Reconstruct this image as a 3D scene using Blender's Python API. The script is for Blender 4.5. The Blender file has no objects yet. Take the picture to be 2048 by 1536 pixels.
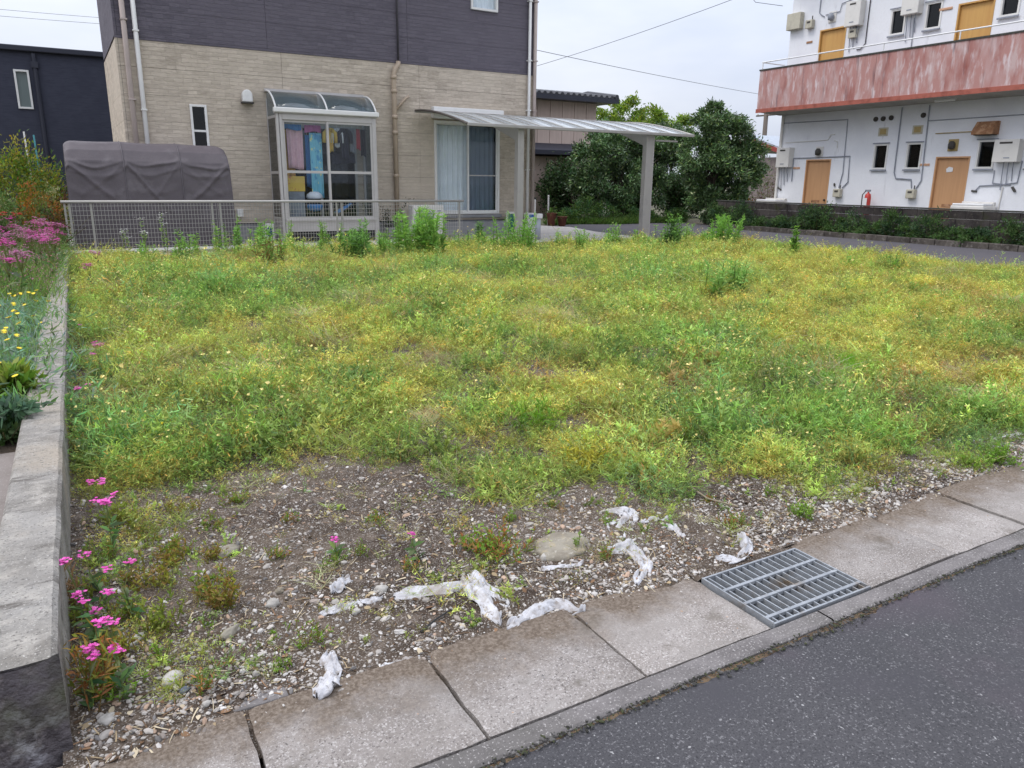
import bpy, math, random
import numpy as np
from mathutils import Vector, Matrix

R = math.radians
sc = bpy.context.scene
C = sc.collection
random.seed(7)
rng = np.random.default_rng(11)

# ------------------------------------------------------------------ camera
CAM_H, FOCAL, HORIZON, ROLL, YAW = 1.5, 1520.0, 362.0, math.atan(.012), R(30.2)
PITCH = math.atan((768 - HORIZON) / FOCAL)
cd = bpy.data.cameras.new('camera')
cd.sensor_fit = 'HORIZONTAL'
cd.sensor_width = 36.0
cd.lens = FOCAL / 2048 * 36.0
cd.clip_start, cd.clip_end = 0.05, 2000.0
cam = bpy.data.objects.new('camera', cd)
C.objects.link(cam)
cam.matrix_world = (Matrix.Translation((0, 0, CAM_H)) @ Matrix.Rotation(-YAW, 4, 'Z')
                    @ Matrix.Rotation(math.pi / 2 - PITCH, 4, 'X') @ Matrix.Rotation(ROLL, 4, 'Z'))
sc.camera = cam

# ------------------------------------------------------------------ sky, sun, exposure
SUN_ELEV, SUN_AZ = R(58), R(-68)          # azimuth from +Y towards +X
w = bpy.data.worlds.new('World')
sc.world = w
w.use_nodes = True
nt = w.node_tree
nt.nodes.clear()


def N(tree, kind, **kw):
    n = tree.nodes.new(kind)
    for k, v in kw.items():
        if k.startswith('i_'):
            n.inputs[k[2:]].default_value = v
        else:
            setattr(n, k, v)
    return n


out = N(nt, 'ShaderNodeOutputWorld')
bg = N(nt, 'ShaderNodeBackground')
bg.inputs['Strength'].default_value = 0.1
sky = N(nt, 'ShaderNodeTexSky', sky_type='NISHITA', sun_disc=False, sun_elevation=SUN_ELEV, sun_rotation=SUN_AZ)
sky.air_density, sky.dust_density, sky.ozone_density = 1.0, 3.0, 1.0
tc = N(nt, 'ShaderNodeTexCoord')
mp = N(nt, 'ShaderNodeMapping')
mp.inputs['Scale'].default_value = (1.2, 1.2, 3.6)
nz = N(nt, 'ShaderNodeTexNoise')
nz.inputs['Scale'].default_value = 1.7
nz.inputs['Detail'].default_value = 5
nz.inputs['Roughness'].default_value = .55
cr = N(nt, 'ShaderNodeValToRGB')
cr.color_ramp.elements[0].position, cr.color_ramp.elements[1].position = .33, .66
cr.color_ramp.elements[0].color = (6.9, 7.5, 9.0, 1)
cr.color_ramp.elements[1].color = (9.3, 9.6, 10.4, 1)
# an overcast sky is brighter overhead than at the horizon
sx = N(nt, 'ShaderNodeSeparateXYZ')
mr = N(nt, 'ShaderNodeMapRange')
mr.inputs['From Min'].default_value, mr.inputs['From Max'].default_value = 0.0, 1.0
mr.inputs['To Min'].default_value, mr.inputs['To Max'].default_value = 0.76, 2.1
vm = N(nt, 'ShaderNodeVectorMath', operation='SCALE')
mx = N(nt, 'ShaderNodeMix', data_type='RGBA')
mx.inputs['Factor'].default_value = .86
L = nt.links.new
L(tc.outputs['Generated'], mp.inputs['Vector'])
L(mp.outputs['Vector'], nz.inputs['Vector'])
L(nz.outputs['Fac'], cr.inputs['Fac'])
L(tc.outputs['Generated'], sx.inputs[0])
L(sx.outputs['Z'], mr.inputs['Value'])
L(cr.outputs['Color'], vm.inputs[0])
L(mr.outputs['Result'], vm.inputs['Scale'])
L(sky.outputs['Color'], mx.inputs['A'])
L(vm.outputs['Vector'], mx.inputs['B'])
L(mx.outputs['Result'], bg.inputs['Color'])
L(bg.outputs[0], out.inputs['Surface'])

sl = bpy.data.lights.new('sun', 'SUN')
sl.energy, sl.angle, sl.color = 1.3, R(22), (1.0, .96, .9)
sun = bpy.data.objects.new('sun', sl)
C.objects.link(sun)
sd = Vector((math.sin(SUN_AZ) * math.cos(SUN_ELEV), math.cos(SUN_AZ) * math.cos(SUN_ELEV), math.sin(SUN_ELEV)))
sun.rotation_euler = sd.to_track_quat('Z', 'Y').to_euler()
sun.location = (-10, 0, 30)

vs = sc.view_settings
vs.view_transform, vs.look, vs.exposure, vs.gamma = 'Standard', 'None', 0.3, 1.0
vs.use_curve_mapping = False
sc.cycles.max_bounces = 8
sc.cycles.transparent_max_bounces = 16
sc.cycles.use_denoising = True

# ------------------------------------------------------------------ materials
MATS = {}


def pos_vec(t, scale=(1, 1, 1)):
    g = N(t, 'ShaderNodeNewGeometry')
    m = N(t, 'ShaderNodeMapping')
    m.inputs['Scale'].default_value = scale
    t.links.new(g.outputs['Position'], m.inputs['Vector'])
    return m.outputs['Vector']


def mixc(t, fac, a, b, mode='MIX'):
    m = N(t, 'ShaderNodeMix', data_type='RGBA', blend_type=mode)
    for s, v in (('Factor', fac), ('A', a), ('B', b)):
        if hasattr(v, 'is_output') or hasattr(v, 'links'):
            t.links.new(v, m.inputs[s])
        else:
            m.inputs[s].default_value = v if s == 'Factor' else (tuple(v) + (1,) if len(v) == 3 else v)
    return m.outputs['Result']


def ramp(t, val, lo, hi):
    m = N(t, 'ShaderNodeMapRange')
    m.clamp = True
    m.inputs['From Min'].default_value, m.inputs['From Max'].default_value = lo, hi
    t.links.new(val, m.inputs['Value'])
    return m.outputs['Result']


def noise(t, scale, detail=4, rough=.55, sv=(1, 1, 1), kind='noise'):
    if kind == 'noise':
        n = N(t, 'ShaderNodeTexNoise')
        n.inputs['Detail'].default_value = detail
        n.inputs['Roughness'].default_value = rough
        o = n.outputs['Fac']
    else:
        n = N(t, 'ShaderNodeTexVoronoi')
        o = n.outputs['Color'] if kind == 'vcell' else n.outputs['Distance']
    n.inputs['Scale'].default_value = scale
    t.links.new(pos_vec(t, sv), n.inputs['Vector'])
    return o


def new_mat(name):
    m = bpy.data.materials.new(name)
    m.use_nodes = True
    t = m.node_tree
    t.nodes.clear()
    o = N(t, 'ShaderNodeOutputMaterial')
    b = N(t, 'ShaderNodeBsdfPrincipled')
    t.links.new(b.outputs[0], o.inputs['Surface'])
    MATS[name] = m
    return m, t, b, o


def mat(name, col, rough=.7, layers=(), bump=(), metallic=0.0, spec=.4, rand=0.0):
    """layers: (scale, colour, lo, hi[, stretch[, kind[, detail]]]); bump: (scale, strength, distance[, stretch[, kind]])"""
    m, t, b, o = new_mat(name)
    c = None
    for ly in layers:
        s, c2, lo, hi = ly[:4]
        sv = ly[4] if len(ly) > 4 else (1, 1, 1)
        kd = ly[5] if len(ly) > 5 else 'noise'
        de = ly[6] if len(ly) > 6 else 4
        f = ramp(t, noise(t, s, de, .6, sv, kd), lo, hi)
        c = mixc(t, f, c if c is not None else col, c2)
    if rand:
        oi = N(t, 'ShaderNodeObjectInfo')
        v = N(t, 'ShaderNodeMapRange')
        v.inputs['To Min'].default_value, v.inputs['To Max'].default_value = 1 - rand, 1 + rand
        t.links.new(oi.outputs['Random'], v.inputs['Value'])
        hs = N(t, 'ShaderNodeHueSaturation')
        t.links.new(v.outputs[0], hs.inputs['Value'])
        if c is not None:
            t.links.new(c, hs.inputs['Color'])
        else:
            hs.inputs['Color'].default_value = tuple(col) + (1,)
        c = hs.outputs['Color']
    if c is None:
        b.inputs['Base Color'].default_value = tuple(col) + (1,)
    else:
        t.links.new(c, b.inputs['Base Color'])
    b.inputs['Roughness'].default_value = rough
    b.inputs['Metallic'].default_value = metallic
    b.inputs['Specular IOR Level'].default_value = spec
    nrm = None
    for bp in bump:
        s, st, di = bp[:3]
        sv = bp[3] if len(bp) > 3 else (1, 1, 1)
        kd = bp[4] if len(bp) > 4 else 'noise'
        u = N(t, 'ShaderNodeBump')
        u.inputs['Strength'].default_value = st
        u.inputs['Distance'].default_value = di
        t.links.new(noise(t, s, 5, .6, sv, kd), u.inputs['Height'])
        if nrm is not None:
            t.links.new(nrm, u.inputs['Normal'])
        nrm = u.outputs[0]
    if nrm is not None:
        t.links.new(nrm, b.inputs['Normal'])
    return m


def siding_mat(name, dark, light, bw, bh):
    """split-stone siding: long uneven strips, fine relief only"""
    m, t, b, o = new_mat(name)
    g = N(t, 'ShaderNodeNewGeometry')
    s = N(t, 'ShaderNodeSeparateXYZ')
    t.links.new(g.outputs['Position'], s.inputs[0])
    a = N(t, 'ShaderNodeMath', operation='ADD')
    t.links.new(s.outputs['X'], a.inputs[0])
    t.links.new(s.outputs['Y'], a.inputs[1])
    wob = noise(t, 2.6, 3, .6)
    ws = N(t, 'ShaderNodeMath', operation='MULTIPLY_ADD')
    t.links.new(wob, ws.inputs[0])
    ws.inputs[1].default_value = .05
    t.links.new(s.outputs['Z'], ws.inputs[2])
    cx = N(t, 'ShaderNodeCombineXYZ')
    t.links.new(a.outputs[0], cx.inputs[0])
    t.links.new(ws.outputs[0], cx.inputs[1])
    br = N(t, 'ShaderNodeTexBrick')
    br.offset, br.offset_frequency, br.squash, br.squash_frequency = .37, 2, .6, 3
    br.inputs['Scale'].default_value = 1
    br.inputs['Brick Width'].default_value = bw
    br.inputs['Row Height'].default_value = bh
    br.inputs['Mortar Size'].default_value = .0045
    br.inputs['Mortar Smooth'].default_value = .6
    br.inputs['Color1'].default_value = (0, 0, 0, 1)
    br.inputs['Color2'].default_value = (1, 1, 1, 1)
    br.inputs['Mortar'].default_value = (.2, .2, .2, 1)
    t.links.new(cx.outputs[0], br.inputs['Vector'])
    n2 = noise(t, 4.0, 6, .7, (1, 1, 4.0))
    n3 = noise(t, 11, 5, .7, (1, 1, 3.0))
    f = mixc(t, .84, br.outputs['Color'], mixc(t, .5, n2, n3))
    rp = N(t, 'ShaderNodeMapRange')
    rp.inputs['From Min'].default_value, rp.inputs['From Max'].default_value = .32, .72
    t.links.new(f, rp.inputs['Value'])
    c = mixc(t, rp.outputs[0], dark, light)
    c = mixc(t, ramp(t, noise(t, .5, 3, .5), .3, .8), c, tuple(.82 * x for x in light))
    t.links.new(c, b.inputs['Base Color'])
    b.inputs['Roughness'].default_value = .75
    b.inputs['Specular IOR Level'].default_value = .25
    u = N(t, 'ShaderNodeBump')
    u.inputs['Strength'].default_value = .8
    u.inputs['Distance'].default_value = .03
    h = N(t, 'ShaderNodeMath', operation='MULTIPLY_ADD')
    t.links.new(br.outputs['Fac'], h.inputs[0])
    h.inputs[1].default_value = -.2
    t.links.new(f, h.inputs[2])
    t.links.new(h.outputs[0], u.inputs['Height'])
    t.links.new(u.outputs[0], b.inputs['Normal'])
    return m


def glass_mat(name, tint=(.8, .88, .9), refl=.09, rough=.02, opacity=0.0, body=(.5, .55, .58)):
    """window glass: tinted see-through plus a mirror layer that grows at grazing angles"""
    m, t, b, o = new_mat(name)
    t.nodes.remove(b)
    tr = N(t, 'ShaderNodeBsdfTransparent')
    tr.inputs['Color'].default_value = tuple(tint) + (1,)
    gl = N(t, 'ShaderNodeBsdfGlossy')
    gl.inputs['Roughness'].default_value = rough
    lw = N(t, 'ShaderNodeLayerWeight')
    pw = N(t, 'ShaderNodeMath', operation='POWER')
    t.links.new(lw.outputs['Facing'], pw.inputs[0])
    pw.inputs[1].default_value = 4.0
    ad = N(t, 'ShaderNodeMath', operation='MULTIPLY_ADD')
    t.links.new(pw.outputs[0], ad.inputs[0])
    ad.inputs[1].default_value = .85
    ad.inputs[2].default_value = refl
    mxs = N(t, 'ShaderNodeMixShader')
    t.links.new(ad.outputs[0], mxs.inputs[0])
    base = tr.outputs[0]
    if opacity:
        df = N(t, 'ShaderNodeBsdfTranslucent')
        df.inputs['Color'].default_value = tuple(body) + (1,)
        d2 = N(t, 'ShaderNodeBsdfDiffuse')
        d2.inputs['Color'].default_value = tuple(body) + (1,)
        m0 = N(t, 'ShaderNodeMixShader')
        m0.inputs[0].default_value = .45
        t.links.new(df.outputs[0], m0.inputs[1])
        t.links.new(d2.outputs[0], m0.inputs[2])
        m1 = N(t, 'ShaderNodeMixShader')
        m1.inputs[0].default_value = opacity
        t.links.new(base, m1.inputs[1])
        t.links.new(m0.outputs[0], m1.inputs[2])
        base = m1.outputs[0]
    t.links.new(base, mxs.inputs[1])
    t.links.new(gl.outputs[0], mxs.inputs[2])
    t.links.new(mxs.outputs[0], o.inputs['Surface'])
    return m


def leaf_mat(name, inst=False, trans=.38, rough=.55, spec=.25, gain=1.0):
    """colour comes from the vertex attribute 'tint' (times the instance's own tint)"""
    m, t, b, o = new_mat(name)
    a = N(t, 'ShaderNodeAttribute', attribute_type='GEOMETRY', attribute_name='tint')
    c = a.outputs['Color']
    if inst:
        a2 = N(t, 'ShaderNodeAttribute', attribute_type='INSTANCER', attribute_name='itint')
        c = mixc(t, 1.0, c, a2.outputs['Color'], 'MULTIPLY')
    t.links.new(c, b.inputs['Base Color'])
    b.inputs['Roughness'].default_value = rough
    b.inputs['Specular IOR Level'].default_value = spec
    if trans:
        tl = N(t, 'ShaderNodeBsdfTranslucent')
        hs = N(t, 'ShaderNodeHueSaturation')
        hs.inputs['Value'].default_value = 1.25
        hs.inputs['Saturation'].default_value = 1.1
        t.links.new(c, hs.inputs['Color'])
        t.links.new(hs.outputs[0], tl.inputs['Color'])
        ms = N(t, 'ShaderNodeMixShader')
        ms.inputs[0].default_value = trans
        t.links.new(b.outputs[0], ms.inputs[1])
        t.links.new(tl.outputs[0], ms.inputs[2])
        t.links.new(ms.outputs[0], o.inputs['Surface'])
    return m


mat('ground_soil', (.12, .1, .07), .95, [(.6, (.09, .11, .05), .4, .65)])
mat('asphalt', (.056, .055, .06), .85,
    [(1.3, (.068, .066, .071), .35, .7), (170, (.035, .034, .038), .5, .66, (1, 1, 1), 'noise', 2), (120, (.16, .156, .162), .58, .68, (1, 1, 1), 'noise', 2),
     (52, (.3, .295, .295), .74, .77, (1, 1, 1), 'noise', 1), (.9, (.078, .064, .076), .5, .7), (2.3, (.056, .054, .061), .52, .7)],
    [(160, .5, .006), (40, .2, .006)], spec=.3)
mat('drive_asphalt', (.085, .08, .092), .85, [(.7, (.105, .098, .106), .35, .7), (60, (.07, .068, .072), .5, .7), (3, (.085, .08, .09), .5, .75, (.2, 1.5, 1))], [(90, .4, .006)], spec=.3)
mat('slab_concrete', (.31, .282, .264), .9,
    [(4, (.23, .205, .188), .4, .62), (150, (.47, .44, .42), .54, .66, (1, 1, 1), 'noise', 2), (120, (.12, .105, .098), .57, .7, (1, 1, 1), 'noise', 2), (2.2, (.24, .215, .195), .5, .68), (1.1, (.27, .25, .235), .48, .7), (5, (.15, .132, .112), .56, .7), (14, (.34, .315, .295), .58, .74)],
    [(130, .8, .008), (25, .4, .012)], rand=.1, spec=.2)
def slab_dirt():
    m = MATS['slab_concrete']
    t = m.node_tree
    b = next(n for n in t.nodes if n.type == 'BSDF_PRINCIPLED')
    old = b.inputs['Base Color'].links[0].from_socket
    g = N(t, 'ShaderNodeNewGeometry')
    s = N(t, 'ShaderNodeSeparateXYZ')
    t.links.new(g.outputs['Position'], s.inputs[0])
    nn = noise(t, 7, 5, .65)
    a = N(t, 'ShaderNodeMath', operation='MULTIPLY_ADD')
    t.links.new(nn, a.inputs[0])
    a.inputs[1].default_value = .42
    t.links.new(s.outputs['Y'], a.inputs[2])
    f = ramp(t, a.outputs[0], 1.99, 2.17)
    t.links.new(mixc(t, f, old, mixc(t, ramp(t, noise(t, 90, 3, .6), .4, .65), (.12, .092, .07), (.22, .18, .145))), b.inputs['Base Color'])


slab_dirt()
mat('kerb_concrete', (.19, .175, .172), .9, [(5, (.12, .11, .108), .4, .66), (1.5, (.1, .095, .085), .5, .7), (120, (.34, .32, .31), .58, .68, (1, 1, 1), 'noise', 2), (100, (.07, .065, .065), .6, .72)], [(110, .6, .008)], spec=.25)
mat('pale_concrete', (.5, .47, .44), .9, [(2, (.4, .37, .345), .4, .7), (40, (.56, .53, .5), .5, .7)], [(60, .3, .004)], spec=.25)
mat('wall_concrete', (.3, .285, .265), .9,
    [(3, (.2, .185, .165), .4, .66), (11, (.38, .355, .32), .48, .7), (9, (.13, .118, .105), .58, .7, (.35, 1.6, 1)), (1.3, (.33, .29, .24), .5, .68), (90, (.14, .13, .12), .58, .7, (1, 1, 1), 'noise', 2), (140, (.46, .44, .41), .62, .7, (1, 1, 1), 'noise', 2)],
    [(60, .8, .014), (7, .8, .05, (.5, 2.0, 1))], spec=.2)
mat('wet_concrete', (.095, .082, .088), .6, [(9, (.05, .043, .047), .42, .6), (6, (.3, .29, .31), .6, .66), (30, (.15, .13, .13), .55, .7), (3, (.06, .06, .035), .55, .68)], [(40, .8, .02), (9, .5, .04)])
mat('garden_paving', (.23, .2, .185), .9, [(3, (.18, .155, .14), .4, .7), (120, (.32, .29, .27), .58, .7)], [(80, .4, .006)])
mat('garden_soil', (.09, .065, .045), .95, [(8, (.05, .036, .026), .4, .7)], [(30, .8, .03)])
mat('lot_soil', (.1, .077, .058), .95,
    [(1.3, (.045, .032, .024), .42, .62), (14, (.17, .135, .108), .5, .72), (150, (.34, .31, .28), .57, .66, (1, 1, 1), 'noise', 2), (80, (.045, .034, .027), .58, .7)],
    [(90, .8, .012), (22, .6, .03)], spec=.15)
siding_mat('stone_siding', (.285, .238, .188), (.68, .59, .485), .33, .085)
siding_mat('dark_siding', (.066, .06, .076), (.165, .148, .178), .36, .085)
mat('foundation', (.27, .27, .28), .85, [(3, (.2, .2, .21), .4, .7)], [(30, .2, .01)])
mat('white_paint', (.74, .74, .75), .5, [(4, (.66, .66, .67), .5, .8)])
mat('frame_silver', (.5, .475, .46), .42, [(3, (.44, .42, .405), .4, .7)], metallic=.35)
mat('frame_white', (.72, .71, .69), .45, [(5, (.64, .63, .61), .5, .8)])
mat('frame_grey', (.38, .36, .34), .45, [(5, (.31, .295, .28), .5, .8)], metallic=.2)
mat('pipe_tan', (.43, .34, .255), .5, [(2, (.36, .285, .21), .4, .7)])
mat('pipe_pink', (.42, .35, .32), .5, [(2, (.35, .29, .26), .4, .7)])
mat('pipe_dark', (.055, .05, .06), .5)
mat('rim_dark', (.1, .088, .08), .5, [(8, (.07, .06, .055), .4, .7)])
mat('interior_dark', (.04, .05, .08), .9)  # bluish tone stands in for the navy reflection in the panes
mat('interior_mid', (.22, .26, .3), .9, [(1.5, (.16, .19, .22), .4, .7)])
mat('lace', (.84, .87, .9), .9, [(2.5, (.74, .78, .82), .4, .7)])
mat('cloth_pink', (.62, .4, .44), .9, [(14, (.55, .33, .38), .4, .7)])
mat('cloth_blue', (.2, .5, .62), .9, [(7, (.75, .7, .3), .6, .66), (9, (.6, .2, .15), .68, .72), (8, (.1, .32, .52), .58, .62, (1, 1, .6))])
mat('cloth_bluedark', (.05, .2, .45), .9)
mat('cloth_orange', (.5, .28, .09), .9, [(9, (.62, .42, .12), .4, .7)])
mat('cloth_yellow', (.6, .42, .09), .9, [(10, (.5, .2, .1), .62, .66)])
mat('cloth_white', (.68, .7, .74), .9, [(6, (.55, .57, .62), .4, .7)])
mat('cloth_navy', (.018, .02, .035), .9, [(6, (.03, .032, .05), .4, .7)])
mat('cloth_grey', (.22, .24, .27), .9, [(6, (.16, .17, .2), .4, .7)])
mat('cloth_red', (.38, .06, .08), .9)
mat('cloth_magenta', (.42, .14, .32), .9)
mat('tarp', (.105, .09, .098), .62, [(1.2, (.08, .068, .076), .4, .7), (60, (.09, .077, .085), .4, .7), (3, (.135, .12, .128), .55, .75)], [(220, .15, .002), (5, .3, .03), (16, .35, .012, (1, 1, .5))], spec=.3)
mat('tarp_hem', (.1, .087, .097), .6)
mat('wire_steel', (.4, .385, .36), .5, metallic=.3)
mat('black_plastic', (.02, .02, .022), .5)
mat('dark_house_wall', (.035, .038, .06), .75, [(2, (.045, .048, .072), .4, .7), (12, (.028, .031, .05), .45, .7, (.3, .3, 2))], [(30, .2, .01, (.3, .3, 2))])
mat('dark_trim', (.028, .03, .045), .6)
mat('beige_plank', (.58, .46, .4), .75, [(3, (.5, .39, .335), .4, .7, (3, 3, .3))], rand=.06)
mat('roof_tile', (.045, .046, .056), .45, [(6, (.065, .066, .075), .45, .7)], rand=.15)
mat('apt_white', (.78, .79, .83), .8,
    [(1.2, (.7, .71, .76), .45, .75), (3.2, (.5, .5, .53), .64, .8, (1, 1, .22)), (14, (.74, .75, .78), .5, .7)], [(35, .25, .008)], spec=.25)
mat('balcony_red', (.42, .225, .205), .85,
    [(4.0, (.5, .37, .36), .48, .66, (1, 1, .3)), (9, (.6, .5, .51), .54, .68, (1, 1, .2)), (2.1, (.27, .09, .075), .5, .72, (1, 1, .3)),
     (5, (.13, .09, .1), .58, .74, (1, 1, .12)), (1.1, (.48, .33, .32), .56, .7, (1, 1, .4))], [(30, .25, .008)], spec=.25)
mat('balcony_rust', (.36, .11, .08), .85, [(6, (.24, .07, .05), .45, .7)])
mat('moss_dark', (.05, .05, .045), .9, [(9, (.09, .085, .07), .5, .7)])
mat('soffit_grey', (.42, .4, .38), .9, [(1.5, (.34, .32, .3), .4, .7)])
mat('door_orange', (.55, .31, .16), .55, [(2.5, (.49, .27, .135), .4, .7, (4, 4, .3))], rand=.05)
mat('door_ochre', (.55, .32, .1), .55, [(2.5, (.5, .27, .085), .4, .7, (4, 4, .3))], rand=.05)
mat('heater_white', (.68, .66, .63), .5, [(4, (.58, .56, .53), .5, .8)])
mat('meter_beige', (.5, .47, .38), .6, [(8, (.4, .37, .3), .45, .7)])
mat('conduit_grey', (.28, .3, .35), .6, [(5, (.2, .21, .25), .45, .7)])
mat('vent_dark', (.06, .055, .05), .7)
mat('brass_plate', (.42, .31, .13), .6, [(9, (.32, .24, .11), .4, .7)])
mat('rust_hood', (.3, .15, .075), .8, [(6, (.45, .26, .15), .48, .6), (14, (.16, .075, .045), .55, .7)])
mat('plate_orange', (.55, .32, .2), .7, [(12, (.65, .5, .4), .5, .7)])
mat('red_paint', (.5, .045, .035), .4)
mat('block_dark', (.06, .052, .05), .95, [(3, (.03, .026, .026), .4, .65), (9, (.1, .09, .075), .55, .72), (2, (.05, .055, .025), .55, .7)], [(30, .6, .02)], rand=.25, spec=.15)
mat('kerb_stone', (.1, .088, .078), .95, [(4, (.05, .043, .038), .42, .66), (11, (.18, .165, .15), .55, .72)], [(30, .6, .02)], rand=.2, spec=.15)
mat('grate_steel', (.33, .35, .375), .5, [(14, (.25, .265, .285), .42, .65), (50, (.41, .425, .44), .55, .7), (6, (.2, .155, .11), .56, .7)], metallic=.45)
mat('grate_dirt', (.16, .11, .065), .95, [(20, (.09, .06, .04), .4, .7)], [(60, .8, .01)])
mat('plastic_sheet', (.55, .55, .575), .85, [(14, (.42, .41, .42), .42, .6), (45, (.3, .27, .25), .54, .66), (7, (.3, .26, .23), .56, .7)], [(60, .6, .008), (14, .5, .02)], spec=.1)
mat('rock', (.27, .245, .2), .9, [(9, (.19, .165, .13), .42, .65), (60, (.38, .35, .3), .58, .7), (25, (.33, .27, .17), .55, .75)], [(60, .6, .008)], spec=.2)
mat('rock_pale', (.42, .4, .37), .9, [(20, (.33, .31, .28), .42, .65)], [(70, .6, .006)], spec=.2, rand=.15)
mat('rock_blue', (.16, .18, .21), .9, [(20, (.11, .12, .145), .42, .65)], [(70, .6, .006)])
mat('bark', (.07, .052, .04), .95, [(8, (.04, .03, .024), .4, .65, (2, 2, .4))], [(20, .8, .03, (2, 2, .4))])
mat('bollard_grey', (.36, .38, .42), .5, [(5, (.3, .32, .36), .4, .7)])
mat('terracotta', (.2, .075, .05), .8, [(9, (.14, .055, .038), .4, .7)])
mat('board_green', (.02, .12, .11), .5, [(5, (.1, .22, .2), .5, .62)])
mat('sign_blue', (.04, .12, .42), .5)
mat('logo_blue', (.012, .03, .2), .5)
mat('cable', (.16, .17, .19), .7)
mat('sheet_metal', (.36, .4, .45), .5, [(4, (.3, .33, .38), .4, .7)])
mat('shed_wall', (.26, .22, .21), .85, [(5, (.17, .14, .14), .45, .65)])
mat('shed_red', (.3, .06, .05), .7)
mat('timber', (.12, .1, .085), .85)
mat('twig', (.3, .25, .18), .9, [(30, (.2, .16, .11), .4, .7)])
mat('teal_pole', (.08, .3, .34), .5)
mat('petal_yellow', (.78, .6, .03), .6)
mat('petal_pale', (.8, .68, .26), .6)
mat('petal_white', (.75, .75, .72), .7)
mat('petal_magenta', (.58, .05, .34), .7, [(60, (.66, .14, .44), .45, .65)], rand=.2)
mat('petal_pink', (.58, .17, .38), .7, [(40, (.5, .27, .38), .45, .65)], rand=.2)
mat('petal_red', (.6, .02, .03), .6)
glass_mat('glass', (.93, .95, .96), .025)
glass_mat('glass_grey', (.62, .66, .7), .03)
glass_mat('glass_dark', (.36, .41, .45), .03)
glass_mat('screen', (.36, .38, .42), .0, .4, .35, (.12, .13, .15))
glass_mat('poly_roof', (.7, .75, .77), .05, .15, .8, (.84, .88, .9))
glass_mat('poly_smoke', (.62, .7, .74), .06, .1, .22, (.4, .48, .52))
glass_mat('frosted', (.4, .48, .47), .05, .2, .7, (.34, .42, .41))
leaf_mat('leaf')
leaf_mat('leaf_inst', True)
leaf_mat('leaf_glossy', trans=.12, rough=.38, spec=.45)
leaf_mat('stone_inst', True, trans=0, rough=.9, spec=.15)

# ------------------------------------------------------------------ mesh helpers
ORG = {}


def org(o):
    return ORG.get(o.name, Vector((0, 0, 0))) if o is not None else Vector((0, 0, 0))


def tag(o, label=None, cat=None, group=None, kind=None):
    for k, v in (('label', label), ('category', cat), ('group', group), ('kind', kind)):
        if v:
            o[k] = v
    return o


def thing(name, label, cat, loc, group=None):
    o = bpy.data.objects.new(name, None)
    o.empty_display_size = .1
    C.objects.link(o)
    o.location = loc
    ORG[o.name] = Vector(loc)
    return tag(o, label, cat, group)


def link_mesh(name, me, mats, parent, smooth=False):
    o = bpy.data.objects.new(name, me)
    for m in (mats if isinstance(mats, (list, tuple)) else [mats]):
        me.materials.append(MATS[m])
    C.objects.link(o)
    if parent is not None:
        o.parent = parent
        ORG[o.name] = org(parent)
    if smooth:
        me.polygons.foreach_set('use_smooth', [True] * len(me.polygons))
    me.update()
    return o


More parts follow.
